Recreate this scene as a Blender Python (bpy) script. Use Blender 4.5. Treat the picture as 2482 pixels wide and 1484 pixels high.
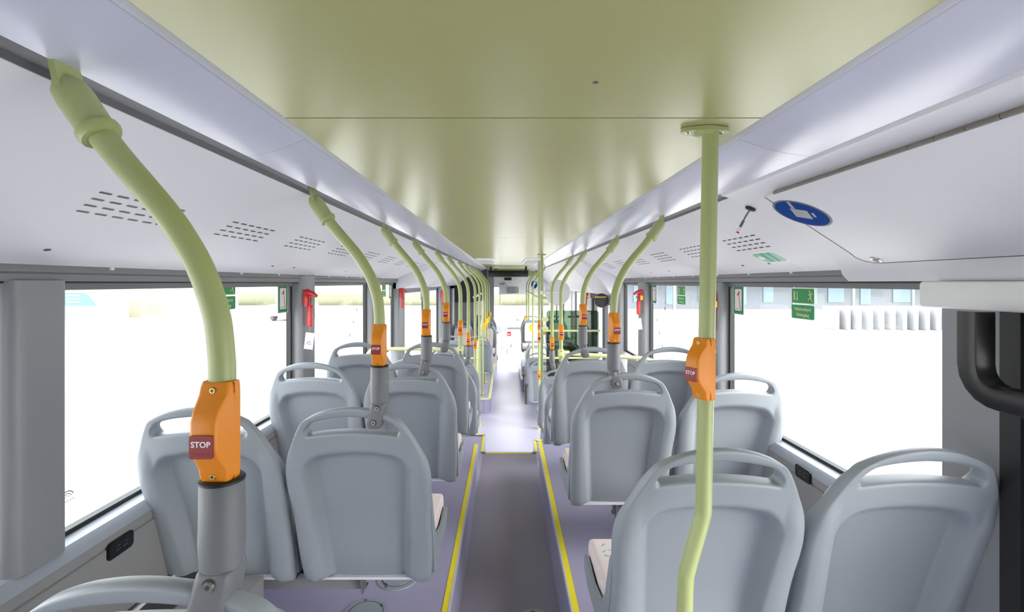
import bpy, bmesh, math, random
from mathutils import Vector, Matrix, noise
random.seed(7)
S = bpy.context.scene
C = S.collection
for o in list(bpy.data.objects):
    bpy.data.objects.remove(o)

# ---------------------------------------------------------------- camera
EYE = 1.27                       # lens height above the seat platform (z = 0)
cam_d = bpy.data.cameras.new('camera')
cam = bpy.data.objects.new('camera', cam_d)
C.objects.link(cam)
cam.location = (0, 0, EYE)
cam.rotation_euler = (math.radians(90), 0, 0)
cam_d.sensor_width = 36
cam_d.lens = 17.26
cam_d.shift_x = 0.0056
cam_d.shift_y = -0.0226
cam_d.clip_start = 0.02
cam_d.clip_end = 400
S.camera = cam

# ---------------------------------------------------------------- world, light, exposure
S.view_settings.view_transform = 'Standard'
S.view_settings.look = 'None'
S.view_settings.exposure = 0.32
S.view_settings.gamma = 1
S.view_settings.use_curve_mapping = False
w = bpy.data.worlds.new('sky')
S.world = w
w.use_nodes = True
bg = w.node_tree.nodes['Background']
bg.inputs[0].default_value = (0.95, 0.98, 1.0, 1)
bg.inputs[1].default_value = 5.0
sun_d = bpy.data.lights.new('sun', 'SUN')
sun_d.energy = 6.0
sun_d.angle = math.radians(50)
sun_d.color = (1.0, .93, .84)
sun = bpy.data.objects.new('sun', sun_d); C.objects.link(sun)
sun.rotation_euler = Vector((-.80, .50, -.55)).to_track_quat('-Z', 'Y').to_euler()
S.cycles.max_bounces = 16
S.cycles.diffuse_bounces = 8
S.cycles.transparent_max_bounces = 24
S.cycles.glossy_bounces = 4
S.cycles.sample_clamp_indirect = 6.0
S.cycles.caustics_reflective = False
S.cycles.caustics_refractive = False

# ---------------------------------------------------------------- materials
def lin(c):
    return tuple(((v / 255) / 12.92 if v <= 10 else ((v / 255 + .055) / 1.055) ** 2.4) for v in c)

MATS = {}
def mat(name, rgb, rough=.5, metal=0.0, grain=0.0, gscale=900, coat=0.0, spec=.5, emit=0.0, vary=0.0, vscale=6):
    m = bpy.data.materials.new(name)
    m.use_nodes = True
    nt = m.node_tree
    b = nt.nodes['Principled BSDF']
    c = lin(rgb) + (1,)
    b.inputs['Base Color'].default_value = c
    b.inputs['Roughness'].default_value = rough
    b.inputs['Metallic'].default_value = metal
    b.inputs['Specular IOR Level'].default_value = spec
    b.inputs['Coat Weight'].default_value = coat
    b.inputs['Coat Roughness'].default_value = .1
    if emit:
        b.inputs['Emission Color'].default_value = c
        b.inputs['Emission Strength'].default_value = emit
    tc = nt.nodes.new('ShaderNodeTexCoord')
    if vary:
        n = nt.nodes.new('ShaderNodeTexNoise'); n.inputs['Scale'].default_value = vscale
        n.inputs['Detail'].default_value = 4
        nt.links.new(tc.outputs['Object'], n.inputs['Vector'])
        mx = nt.nodes.new('ShaderNodeMix'); mx.data_type = 'RGBA'
        mx.inputs[6].default_value = tuple(v * (1 - vary) for v in c[:3]) + (1,)
        mx.inputs[7].default_value = tuple(min(1, v * (1 + vary)) for v in c[:3]) + (1,)
        nt.links.new(n.outputs['Fac'], mx.inputs[0])
        nt.links.new(mx.outputs[2], b.inputs['Base Color'])
    if grain:
        n = nt.nodes.new('ShaderNodeTexNoise'); n.inputs['Scale'].default_value = gscale
        n.inputs['Detail'].default_value = 2
        nt.links.new(tc.outputs['Object'], n.inputs['Vector'])
        bp = nt.nodes.new('ShaderNodeBump'); bp.inputs['Strength'].default_value = grain
        bp.inputs['Distance'].default_value = .001
        nt.links.new(n.outputs['Fac'], bp.inputs['Height'])
        nt.links.new(bp.outputs['Normal'], b.inputs['Normal'])
    MATS[name] = m
    return m

def glass(name, tint, refl=.06, rough=.02):
    m = bpy.data.materials.new(name); m.use_nodes = True
    nt = m.node_tree; nt.nodes.clear()
    out = nt.nodes.new('ShaderNodeOutputMaterial')
    t = nt.nodes.new('ShaderNodeBsdfTransparent'); t.inputs[0].default_value = tint + (1,)
    g = nt.nodes.new('ShaderNodeBsdfGlossy'); g.inputs['Roughness'].default_value = rough
    mx = nt.nodes.new('ShaderNodeMixShader'); mx.inputs[0].default_value = refl
    nt.links.new(t.outputs[0], mx.inputs[1]); nt.links.new(g.outputs[0], mx.inputs[2])
    nt.links.new(mx.outputs[0], out.inputs[0])
    MATS[name] = m
    return m

M_CEIL = mat('green_ceiling_laminate', (164, 165, 112), .27, grain=.03, gscale=300, spec=.36)
M_COVE = mat('white_cove_plastic', (196, 199, 217), .24, grain=.02)
M_PANEL = mat('pale_grey_panel', (217, 218, 225), .5, grain=.08)
M_PANELW = mat('white_panel', (232, 232, 233), .45, grain=.08)
M_ALU = mat('brushed_aluminium', (196, 198, 203), .4)
M_CHAN = mat('grey_channel', (98, 98, 104), .45)
M_HEAD = mat('mid_grey_frame', (128, 130, 134), .5, grain=.06)
M_PILLAR = mat('pillar_grey', (138, 140, 144), .38, grain=.1)
M_WALL = mat('wall_grey', (140, 139, 140), .55, grain=.1)
M_SILL = mat('sill_grey_blue', (150, 156, 166), .35, grain=.03)
M_RUB = mat('black_rubber', (24, 25, 28), .5)
M_DARK = mat('dark_grey_plastic', (62, 64, 70), .5, grain=.1)
M_FLOOR = mat('lilac_floor', (162, 158, 187), .5, grain=.15, gscale=500, vary=.05, vscale=300)
M_PIT = mat('grey_lilac_aisle_floor', (138, 132, 150), .45, grain=.2, gscale=500, vary=.06, vscale=260)
M_LOW = mat('pale_lilac_floor', (182, 180, 203), .34, grain=.15, gscale=500, vary=.05, vscale=300)
M_YEL = mat('yellow_strip', (240, 222, 40), .5, grain=.1)
M_SEAT = mat('grey_seat_plastic', (146, 153, 160), .40, grain=.25, gscale=1400)
M_POLE = mat('lime_pole_paint', (168, 178, 122), .34, grain=.12, gscale=1500)
M_POLE2 = mat('pale_yellow_pole_paint', (214, 214, 160), .4, grain=.1, gscale=1500)
M_STOP = mat('orange_stop_housing', (230, 138, 20), .42, grain=.12, gscale=1200)
M_RED = mat('dark_red_button', (140, 28, 40), .4)
M_WHITE = mat('white_print', (240, 240, 244), .5)
M_SLEEVE = mat('grey_sleeve', (110, 112, 117), .45, grain=.25, gscale=1300)
M_HINGE = mat('steel_hinge', (128, 122, 116), .4, .6)
M_HATCH = mat('hatch_grey', (150, 157, 166), .4, grain=.1)
M_SCREW = mat('steel_screw', (205, 200, 192), .25, 1.0)
M_BRASS = mat('brass_screw', (190, 165, 105), .3, 1.0)
M_HAM = mat('red_hammer_plastic', (200, 30, 40), .35, coat=.3)
M_GREEN = mat('sign_green', (20, 150, 85), .45)
M_GREENP = mat('pale_sign_green', (70, 165, 120), .45)
M_BLUE = mat('sticker_blue', (0, 58, 138), .7, spec=.05)
M_TEAL = mat('pale_teal_print', (136, 176, 166), .45)
M_PAPER = mat('white_paper', (238, 238, 242), .6)
M_GLASS = glass('clear_glass', (.98, .99, .99), .04)
M_GLASSG = glass('green_tinted_glass', (.27, .36, .28), .07)
M_MIRR = mat('mirror', (225, 230, 235), .04, 1.0)
M_BLACK = mat('black_gloss', (14, 14, 16), .32)
M_DISC = mat('yellow_disc', (246, 196, 30), .45)
M_ROAD = mat('pale_concrete', (196, 194, 192), .8, grain=.2, gscale=30, vary=.04, vscale=1.2)
M_ROADW = mat('road_white', (236, 236, 236), .7)
M_HEDGE = mat('hedge_green', (126, 128, 104), .8, grain=.5, gscale=40, vary=.4, vscale=12)
M_BUSH = mat('pale_bush', (160, 162, 146), .8, grain=.5, gscale=40, vary=.3, vscale=6)
M_TRUNK = mat('pale_trunk', (150, 146, 138), .8)
M_KIOSK = mat('kiosk_white', (150, 152, 156), .6)
M_KIOSKB = mat('kiosk_blue', (84, 112, 146), .5)
M_BLDG = mat('pale_building', (140, 146, 154), .6)
M_BLDGG = mat('building_glass', (140, 165, 178), .2)
M_RUST = mat('bin_brown', (140, 104, 96), .7)

def fabric():
    m = mat('pink_patterned_fabric', (206, 190, 190), .9, grain=.4, gscale=1500)
    nt = m.node_tree; b = nt.nodes['Principled BSDF']
    tc = nt.nodes.new('ShaderNodeTexCoord')
    base = lin((222, 208, 208)) + (1,)
    cur = None
    for (sc, col, off) in ((17, (242, 238, 238), 0.0), (14, (120, 190, 165), 3.3)):
        mp = nt.nodes.new('ShaderNodeMapping'); mp.inputs['Location'].default_value = (off, off * .7, off * .3)
        nt.links.new(tc.outputs['Object'], mp.inputs['Vector'])
        v = nt.nodes.new('ShaderNodeTexVoronoi'); v.inputs['Scale'].default_value = sc
        nt.links.new(mp.outputs[0], v.inputs['Vector'])
        sub = nt.nodes.new('ShaderNodeMath'); sub.operation = 'SUBTRACT'; sub.inputs[1].default_value = .27
        nt.links.new(v.outputs['Distance'], sub.inputs[0])
        ab = nt.nodes.new('ShaderNodeMath'); ab.operation = 'ABSOLUTE'
        nt.links.new(sub.outputs[0], ab.inputs[0])
        lt = nt.nodes.new('ShaderNodeMath'); lt.operation = 'LESS_THAN'; lt.inputs[1].default_value = .05
        nt.links.new(ab.outputs[0], lt.inputs[0])
        n = nt.nodes.new('ShaderNodeTexNoise'); n.inputs['Scale'].default_value = 26
        nt.links.new(mp.outputs[0], n.inputs['Vector'])
        gt = nt.nodes.new('ShaderNodeMath'); gt.operation = 'GREATER_THAN'; gt.inputs[1].default_value = .57
        nt.links.new(n.outputs['Fac'], gt.inputs[0])
        mul = nt.nodes.new('ShaderNodeMath'); mul.operation = 'MULTIPLY'
        nt.links.new(lt.outputs[0], mul.inputs[0]); nt.links.new(gt.outputs[0], mul.inputs[1])
        mx = nt.nodes.new('ShaderNodeMix'); mx.data_type = 'RGBA'
        mx.inputs[6].default_value = base
        mx.inputs[7].default_value = lin(col) + (1,)
        nt.links.new(mul.outputs[0], mx.inputs[0])
        if cur is not None:
            nt.links.new(cur, mx.inputs[6])
        cur = mx.outputs[2]
    nt.links.new(cur, b.inputs['Base Color'])
    return m
M_FAB = fabric()

# ---------------------------------------------------------------- mesh helpers
class MB:
    """Collects shapes into one bmesh; each shape may use its own material slot."""
    def __init__(self):
        self.bm = bmesh.new(); self.mats = []
    def mi(self, m):
        if m not in self.mats:
            self.mats.append(m)
        return self.mats.index(m)
    def quads(self, rings, m, closed=True, cap=True):
        """Loft through rings of equal length."""
        k = self.mi(m); vs = [[self.bm.verts.new(p) for p in r] for r in rings]
        n = len(vs[0])
        for a, b in zip(vs, vs[1:]):
            for i in range(n if closed else n - 1):
                f = self.bm.faces.new((a[i], a[(i + 1) % n], b[(i + 1) % n], b[i])); f.material_index = k
        if cap and closed:
            for r, flip in ((vs[0], True), (vs[-1], False)):
                f = self.bm.faces.new(list(reversed(r)) if flip else r); f.material_index = k
        return vs
    def box(self, x0, x1, y0, y1, z0, z1, m, bev=0.0, M=None):
        pts = [(x0, y0), (x1, y0), (x1, y1), (x0, y1)]
        if bev:
            return self.rbox(x0, x1, y0, y1, z0, z1, m, bev, M)
        r = [[Vector((x, y, z)) for x, y in pts] for z in (z0, z1)]
        if M is not None:
            r = [[M @ p for p in q] for q in r]
        self.quads(r, m)
    def rbox(self, x0, x1, y0, y1, z0, z1, m, b, M=None):
        """Box with rounded vertical corners and chamfered rims."""
        def ring(ins, z):
            out = []
            for cx, cy, a0 in ((x1 - b, y1 - b, 0), (x0 + b, y1 - b, 90), (x0 + b, y0 + b, 180), (x1 - b, y0 + b, 270)):
                for a in (0, 30, 60, 90):
                    t = math.radians(a0 + a)
                    out.append(Vector((cx + (b - ins) * math.cos(t), cy + (b - ins) * math.sin(t), z)))
            return out
        h = min(b, (z1 - z0) / 2.01)
        rs = [ring(b * .95 if h == b else h * .9, z0), ring(h * .3, z0 + h * .35), ring(0, z0 + h), ring(0, z1 - h), ring(h * .3, z1 - h * .35), ring(b * .95 if h == b else h * .9, z1)]
        if M is not None:
            rs = [[M @ p for p in r] for r in rs]
        self.quads(rs, m)
    def tube(self, path, r, m, n=16, cap=True):
        """Tube along a path; r is a radius or one radius per point."""
        P = [Vector(p) for p in path]; rings = []
        rr = r if isinstance(r, (list, tuple)) else [r] * len(P)
        up = None
        for i, p in enumerate(P):
            t = (P[min(i + 1, len(P) - 1)] - P[max(i - 1, 0)])
            t = t.normalized() if t.length > 1e-9 else Vector((0, 0, 1))
            if up is None:
                up = t.orthogonal().normalized()
            else:
                up = (up - t * up.dot(t)).normalized()
            s = t.cross(up)
            rings.append([p + up * (rr[i] * math.cos(2 * math.pi * k / n)) + s * (rr[i] * math.sin(2 * math.pi * k / n)) for k in range(n)])
        self.quads(rings, m, cap=cap)
    def cyl(self, c, ax, r, h, m, n=20, r2=None):
        c = Vector(c); ax = Vector(ax).normalized()
        self.tube([c, c + ax * h], [r, r if r2 is None else r2], m, n)
    def prism(self, poly, ax, t, m, o=(0, 0, 0), u=(1, 0, 0), v=(0, 0, 1)):
        """Flat polygon in (u, v) at origin o, thickened by t along ax."""
        o, u, v, ax = Vector(o), Vector(u), Vector(v), Vector(ax)
        a = [o + u * p[0] + v * p[1] for p in poly]
        self.quads([a, [p + ax * t for p in a]], m)
    def extrude(self, poly, y0, y1, m):
        """Closed cross-section in (x, z) run along y."""
        self.quads([[Vector((x, y, z)) for x, z in poly] for y in (y0, y1)], m)
    def text(self, s, size, m, o, u, v, nrm, t=.0004, align='CENTER', bold=0.0):
        cu = bpy.data.curves.new('lettering', 'FONT')
        cu.body = s; cu.size = size; cu.align_x = align; cu.align_y = 'CENTER'
        cu.extrude = t / 2; cu.offset = bold; cu.resolution_u = 3
        ob = bpy.data.objects.new('lettering', cu); C.objects.link(ob)
        me = bpy.data.meshes.new_from_object(ob.evaluated_get(bpy.context.evaluated_depsgraph_get()))
        k = self.mi(m); o, u, v, nrm = Vector(o), Vector(u), Vector(v), Vector(nrm)
        vs = [self.bm.verts.new(o + u * p.co.x + v * p.co.y + nrm * (p.co.z + t / 2)) for p in me.vertices]
        for f in me.polygons:
            try:
                g = self.bm.faces.new([vs[i] for i in f.vertices]); g.material_index = k
            except ValueError:
                pass
        bpy.data.objects.remove(ob); bpy.data.curves.remove(cu); bpy.data.meshes.remove(me)
    def mesh(self, name, smooth=35, recalc=True):
        if recalc:
            bmesh.ops.recalc_face_normals(self.bm, faces=self.bm.faces)
        me = bpy.data.meshes.new(name)
        if smooth:
            for f in self.bm.faces:
                f.smooth = True
        self.bm.to_mesh(me); self.bm.free()
        for m in self.mats:
            me.materials.append(m)
        if smooth:
            me.set_sharp_from_angle(angle=math.radians(smooth))
        return me
    def build(self, name, parent=None, smooth=35, loc=None):
        return link(name, self.mesh(name, smooth), parent, loc)

def link(name, me, parent=None, loc=None):
    o = bpy.data.objects.new(name, me); C.objects.link(o)
    if parent is not None:
        o.parent = parent
    if loc is not None:
        o.location = loc
    return o
def tag(o, label, cat, group=None):
    o['label'] = label; o['category'] = cat
    if group:
        o['group'] = group
    return o
def struct(o, label=None, cat=None):
    o['kind'] = 'structure'
    if label:
        o['label'] = label
    if cat:
        o['category'] = cat
    return o
def thing(name, label, cat, loc=(0, 0, 0), rz=0, group=None):
    o = bpy.data.objects.new(name, None); C.objects.link(o)
    o.empty_display_size = .1
    o.location = loc; o.rotation_euler = (0, 0, rz)
    return tag(o, label, cat, group)
def dup(root, loc, rz, label, group=None):
    r = root.copy(); C.objects.link(r); r.location = loc; r.rotation_euler = (0, 0, rz)
    r['label'] = label
    if group:
        r['group'] = group
    for ch in list(root.children):
        c = ch.copy(); C.objects.link(c); c.parent = r
        for g in list(ch.children):
            d = g.copy(); C.objects.link(d); d.parent = c
    return r
def arc(cx, cy, r, a0, a1, n):
    return [(cx + r * math.cos(math.radians(a0 + (a1 - a0) * i / n)), cy + r * math.sin(math.radians(a0 + (a1 - a0) * i / n))) for i in range(n + 1)]
def rrect(w_, h_, r, n=5):
    p = []
    for cx, cy, a in ((w_ / 2 - r, h_ / 2 - r, 0), (-w_ / 2 + r, h_ / 2 - r, 90), (-w_ / 2 + r, -h_ / 2 + r, 180), (w_ / 2 - r, -h_ / 2 + r, 270)):
        p += arc(cx, cy, r, a, a + 90, n)
    return p
def smooth_path(pts, k=6):
    """Catmull-Rom through the points."""
    P = [Vector(p) for p in pts]; out = []
    for i in range(len(P) - 1):
        a, b, c, d = P[max(i - 1, 0)], P[i], P[i + 1], P[min(i + 2, len(P) - 1)]
        for j in range(k):
            t = j / k
            out.append(.5 * ((2 * b) + (c - a) * t + (2 * a - 5 * b + 4 * c - d) * t * t + (3 * b - a - 3 * c + d) * t ** 3))
    return out + [P[-1]]
E = EYE
Y0, Y1 = -1.05, 12.4             # rear wall and windscreen
ZLOW = -.68                      # low floor
ZPIT = -.28                      # rear aisle
XL, XR = -1.17, 1.18             # side glass

# ================================================================= THE SETTING
# ceiling: green panels, seams as thin gaps
b = MB()
for y0, y1 in ((Y0, .92), (.925, 3.38), (3.385, 5.67), (5.675, 8.0), (8.005, 11.5)):
    b.box(-.415, .48, y0, y1, E + .31, E + .325, M_CEIL)
b.box(-.42, .49, Y0, 11.5, E + .325, E + .34, M_CHAN)
struct(b.build('ceiling', smooth=None), 'olive green laminate ceiling panels along the middle of the bus', 'ceiling')

def cove(side):
    s = -1 if side == 'left' else 1
    xi, xo = (.415, .551) if s < 0 else (.48, .650)
    b = MB()
    # aluminium lip
    b.extrude([(s * xi, E + .312), (s * (xi + .006), E + .3075), (s * (xi + .012), E + .3055), (s * (xi + .012), E + .33), (s * xi, E + .33)], Y0, 11.5, M_ALU)
    pts = []
    for i in range(9):
        t = i / 8
        x = xi + .013 + (xo - xi - .013) * t
        z = .309 - .039 * t + .006 * math.sin(math.pi * t) * (-1)
        pts.append((s * x, E + z))
    y = Y0
    for yj in (1.05, 2.9, 4.75, 6.6, 8.45, 10.3, 11.5):
        b.extrude(pts + [(s * xo, E + .30), (s * (xi + .01), E + .33)], y, yj - .0015, M_COVE)
        y = yj
    b.extrude([(s * (xo + .0), E + .30), (s * xo, E + .272), (s * (xo + .006), E + .272), (s * (xo + .006), E + .30)], Y0, 11.5, M_CHAN)
    b.extrude([(s * (xo + .006), E + .276), (s * (xo + .03), E + .27), (s * (xo + .036), E + .262), (s * (xo + .036), E + .31), (s * (xo + .006), E + .31)], Y0, 11.5, M_CHAN)
    return b.build('trim_1' if s < 0 else 'trim_2')
struct(cove('left'), 'pale lavender light cove along the left edge of the green ceiling', 'cove')
struct(cove('right'), 'pale lavender light cove along the right edge of the green ceiling', 'cove')

def slots(b, s, xa, za, slope, yc, rows=4, n=6, stretch=1.0):
    """Vent slots cut in the sloping panel: a staggered block of dark slits."""
    k = 1 / math.hypot(1, slope)
    u = Vector((s * k, 0, -slope * k)); nrm = Vector((-s * slope * k, 0, -k))
    c = Vector((s * xa, yc, E + za)) - nrm * .0002
    for r in range(rows):
        for i in range(n):
            p = c + u * ((r - (rows - 1) / 2) * .0275) + Vector((0, ((i - (n - 1) / 2) * .045 + (r - 1.5) * .012) * stretch, 0))
            poly = rrect(.030 * stretch, .0062, .0030, 3)
            b.prism([(q[0], q[1]) for q in poly], nrm, .0008, M_RUB, o=p, u=(0, 1, 0), v=u)

def side_panel(side):
    s = -1 if side == 'left' else 1
    x0, z0, x1, z1 = (.59, .262, 1.12, .044) if s < 0 else (.688, .262, 1.13, .044)
    sl = (z0 - (z1 + .014)) / (x1 - .03 - x0)
    b = MB()
    joints = (Y0, .02, 2.26, 3.75, 5.05) if s < 0 else (Y0, .02, 1.85, 3.4, 4.9)
    for ya, yb in zip(joints, joints[1:]):
        b.extrude([(s * x0, E + z0), (s * (x1 - .03), E + z1 + .014), (s * (x1 - .012), E + z1 - .001), (s * (x1 + .002), E + z1), (s * (x1 + .05), E + z1 + .01),
                   (s * (x1 + .05), E + z1 + .25), (s * x0, E + z0 + .06)], ya, yb - .0016, M_PANEL)
    xs, zs = (.834, .162) if s < 0 else (.913, .1515)
    yc = [-.30, .17, .64, 1.106, 1.575, 2.04, 2.51, 2.98, 3.45, 3.92, 4.39, 4.8] if s < 0 else [1.877, 2.37, 2.87, 3.37, 3.87, 4.37]
    zs = z0 - sl * (xs - x0)
    for y in yc:
        slots(b, s, xs, zs, sl, y)
    for y in ((1.12, 2.2, 2.42, 3.2, 3.9, 4.6) if s < 0 else (1.98, 2.2, 3.2, 3.6, 4.4)):        # fixing holes near the lower edge
        xq = 1.047 if s < 0 else 1.06
        p = Vector((s * xq, y, E + z0 - sl * (xq - x0)))
        k = 1 / math.hypot(1, sl)
        b.prism(rrect(.016, .010, .0048, 4), (-s * sl * k, 0, -k), .001, M_RUB, o=p, u=(0, 1, 0), v=(s * k, 0, -sl * k))
    for i in range(11):                                                                         # clear clips under the edge
        y = (1.05 if s < 0 else 1.6) + i * .34
        b.box(s * x1 - .006, s * x1 + .006, y - .006, y + .006, E + z1 - .008, E + z1 + .003, M_WHITE)
    return b.build('trim_3' if s < 0 else 'trim_4')
struct(side_panel('left'), 'pale grey sloping side panel with vent slots above the left windows', 'panel')
struct(side_panel('right'), 'pale grey sloping side panel with vent slots above the right windows', 'panel')

def front_panel(side):
    """Deeper side covers above the front half of the bus, hanging below the rear panels."""
    s = -1 if side == 'left' else 1
    x0, z0, x1 = (.59, .262, 1.12) if s < 0 else (.688, .262, 1.13)
    zb = -.06 if s < 0 else -.135
    prof = [(x0, z0), (x0 + .10, z0 - .045), (x0 + .30, z0 - .17), (x1 - .10, zb + .05), (x1 - .04, zb + .01), (x1, zb), (x1 + .05, zb)]
    if s > 0:
        prof = [(x0, z0), (x0 + .13, z0 - .10), (x0 + .27, z0 - .25), (x1 - .10, zb + .035), (x1 - .05, zb + .005), (x1, zb), (x1 + .05, zb)]
    b = MB()
    pts = [(s * x, E + z) for x, z in prof]
    jn = (5.05, 6.6, 8.3, 10.0, 11.5) if s < 0 else (4.9, 5.9, 7.4, 9.2, 11.5)
    for i, (ya, yb) in enumerate(zip(jn, jn[1:])):
        b.extrude(pts + [(s * (x1 + .05), E + .33), (s * x0, E + .33)], ya, yb - .002, M_PANEL if s < 0 or i == 0 else M_PANELW)
    return b.build('trim_5' if s < 0 else 'trim_6')
struct(front_panel('left'), 'pale deep side cover above the front left windows', 'panel')
struct(front_panel('right'), 'pale deep side cover above the middle door on the right', 'panel')

# outer roof that shades the inside
b = MB()
b.box(XL - .06, XR + .06, Y0 - .1, Y1 + .3, E + .36, E + .42, M_PANELW)
struct(b.build('roof', smooth=None), 'outer roof skin of the bus', 'roof')

# side walls: header, lower wall, sills
LWIN = [(-.75, -.02), (.02, .97), (1.237, 2.64), (2.86, 4.05), (4.34, 5.02), (5.38, 6.85), (7.1, 8.3)]
RWIN = [(1.30, 2.565), (2.81, 3.98), (4.19, 4.83)]

def wall(side):
    s = -1 if side == 'left' else 1
    xg = abs(XL if s < 0 else XR)
    xi = 1.12 if s < 0 else 1.13
    b = MB()
    # header above the windows, with a groove and a dark slit
    yb = 5.05 if s < 0 else 4.9
    b.extrude([(s * xi, E + .05), (s * xi, E + .026), (s * (xi + .004), E + .025), (s * (xi + .004), E + .023), (s * xi, E + .022), (s * xi, E + .004), (s * (xi + .05), E + .004), (s * (xi + .08), E + .004), (s * (xi + .08), E + .05)], Y0, yb, M_HEAD)
    b.extrude([(s * (xi + .012), E + .004), (s * (xi + .012), E - .001), (s * (xi + .08), E - .001), (s * (xi + .08), E + .004)], Y0, yb, M_RUB)
    b.extrude([(s * (xi + .05), E - .12), (s * (xi + .08), E - .12), (s * (xi + .08), E + .35), (s * (xi + .05), E + .35)], yb, Y1, M_HEAD)
    # sill ledge and lower wall panel
    zs = -.668
    zb = E - .95 if s < 0 else E - 1.02
    if s < 0:
        runs = ((Y0, 4.5, zs, zb), (4.5, Y1, -1.12, ZLOW))
    else:
        runs = ((1.25, 4.5, zs, zb),)
    for ya, yb_, zt, zbt in runs:
        b.extrude([(s * (xg + .03), E + zt), (s * (xg - .004), E + zt), (s * (xi - .002), E + zt - .004), (s * (xi - .014), E + zt - .016), (s * (xi - .02), E + zt - .034),
                   (s * (xi - .02), E + zt - .06), (s * (xi - .016), E + zt - .061), (s * (xi - .016), E + zt - .065), (s * (xi - .022), E + zt - .068),
                   (s * (xi - .022), zbt), (s * (xg + .03), zbt)], ya, yb_, M_SILL if False else M_WALL)
        b.extrude([(s * (xg + .031), E + zt + .002), (s * (xg - .006), E + zt + .002), (s * (xi - .002), E + zt - .002), (s * (xi - .015), E + zt - .014), (s * (xi - .0225), E + zt - .033),
                   (s * (xi - .01), E + zt - .033), (s * (xg + .031), E + zt - .01)], ya, yb_, M_SILL)
    if s < 0:
        b.box(-xg - .03, -xg, 8.53, Y1, -.4, E + .35, M_DARK)
    b.box(min(s * xg, s * (xg + .03)), max(s * xg, s * (xg + .03)), Y0, Y1, -1.0, E - (.66 if s < 0 else .66) if False else -.28, M_WALL)
    return b.build('wall_left' if s < 0 else 'wall_right')
struct(wall('left'), 'grey side wall with window header and sill on the left', 'wall')
struct(wall('right'), 'grey side wall with window header and sill on the right', 'wall')

def pillar(side, y0, y1, z0, z1, xi=None, m=None):
    s = -1 if side == 'left' else 1
    xi = xi or (1.105 if s < 0 else 1.115)
    xg = abs(XL if s < 0 else XR) + .02
    b = MB()
    r = min(.030, (y1 - y0) * .3)
    plan = [(xg, y0)] + [(xi + r - r * math.cos(math.radians(a)) if False else xi + r * (1 - math.sin(math.radians(a))), y0 + r * (1 - math.cos(math.radians(a)))) for a in (0, 22, 45, 68, 90)]
    plan += [(xi + r * .4 * (1 - math.cos(math.radians(a))), y1 - r * .4 * (1 - math.sin(math.radians(a)))) for a in (0, 45, 90)] + [(xg, y1)]
    b.quads([[Vector((s * x, y, z)) for x, y in plan] for z in (z0, z1)], m or M_PILLAR)
    return b
ZS = E - .672
n_tr = 7
def add_pillar(side, y0, y1, z0, z1, label, m=None):
    global n_tr
    o = struct(pillar(side, y0, y1, z0, z1, m=m).build('trim_%d' % n_tr), label, 'pillar'); n_tr += 1
    return o
ordl = ['rearmost', 'widest near', 'second', 'third', 'fourth', 'fifth', 'sixth', 'seventh']
add_pillar('left', -.02, .02, ZS, E + .01, 'grey left window pillar behind the camera', )
add_pillar('left', 1.104, 1.237, ZS, E + .006, 'broad grey window pillar at the near end of the left side')
add_pillar('left', 2.665, 2.845, ZS, E + .04, 'grey left window pillar carrying the nearest red hammer')
add_pillar('left', 4.07, 4.32, ZS, E + .004, 'grey left window pillar between the second and third windows')
add_pillar('left', 5.05, 5.36, E - 1.13, E + .004, 'grey left window pillar where the side cover drops lower')
add_pillar('left', 6.87, 7.08, E - 1.13, E - .06, 'grey left window pillar ahead of the fourth window')
add_pillar('left', 8.32, 8.53, E - 1.13, E - .06, 'grey left window pillar beside the front left seats')
add_pillar('right', 2.585, 2.79, ZS, E + .004, 'grey right window pillar carrying the nearest red hammer')
add_pillar('right', 4.0, 4.17, ZS, E + .004, 'grey right window pillar carrying the second red hammer')
add_pillar('right', 4.85, 5.12, ZLOW, E + .004, 'grey right pillar at the rear side of the middle door')

# windows: frame and pane
def window(n, side, y0, y1, zt, zb, label):
    s = -1 if side == 'left' else 1
    xg = XL if s < 0 else XR
    e = thing('window_%d' % n, label, 'window', (xg, (y0 + y1) / 2, zb)); e['kind'] = 'structure'
    yc = (y0 + y1) / 2
    b = MB(); f = .014
    xa, xb = sorted((-s * .012, s * .012))
    for (a0, a1, c0, c1) in ((y0 - f, y1 + f, zt - .013, zt + .02), (y0 - f, y1 + f, zb - .012, zb + .010)):
        b.box(xa, xb, a0 - yc, a1 - yc, c0 - zb, c1 - zb, M_HEAD if c0 > 1 else M_RUB)
    for (a0, a1) in ((y0 - f, y0 + .004), (y1 - .004, y1 + f)):
        b.box(xa, xb, a0 - yc, a1 - yc, .01, zt - .013 - zb, M_RUB)
    b.build('window_frame', e, smooth=None)
    g = MB(); g.box(-.002, .002, y0 - yc, y1 - yc, 0, zt - zb, M_GLASS)
    g.build('window_pane', e, smooth=None)
    return e
wn = 1
wl = ['left window behind the camera, farthest back', 'left window just behind the broad near pillar', 'large left window nearest the camera', 'second left window with a hammer pillar before it', 'third narrow left window with green stickers',
      'fourth left window under the deep side cover', 'fifth left window beside the low floor']
for (y0, y1), t in zip(LWIN, wl):
    hi = y0 < 5.03
    window(wn, 'left', y0, y1, E - .006 if hi else E - .07, E - .664 if hi else E - 1.11, t); wn += 1
wr = ['large right window nearest the camera with the exit sign', 'second right window with the exit sign', 'third narrow right window before the middle door']
for (y0, y1), t in zip(RWIN, wr):
    window(wn, 'right', y0, y1, E - .006, E - .664, t); wn += 1

# solid bits of wall
b = MB()
b.box(XL + .003, XL + .010, .985, 1.075, ZS, E + .006, M_RUB)
struct(b.build('trim_20', smooth=None), 'black rubber window edge at the far left beside the broad pillar', 'seal')

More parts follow.
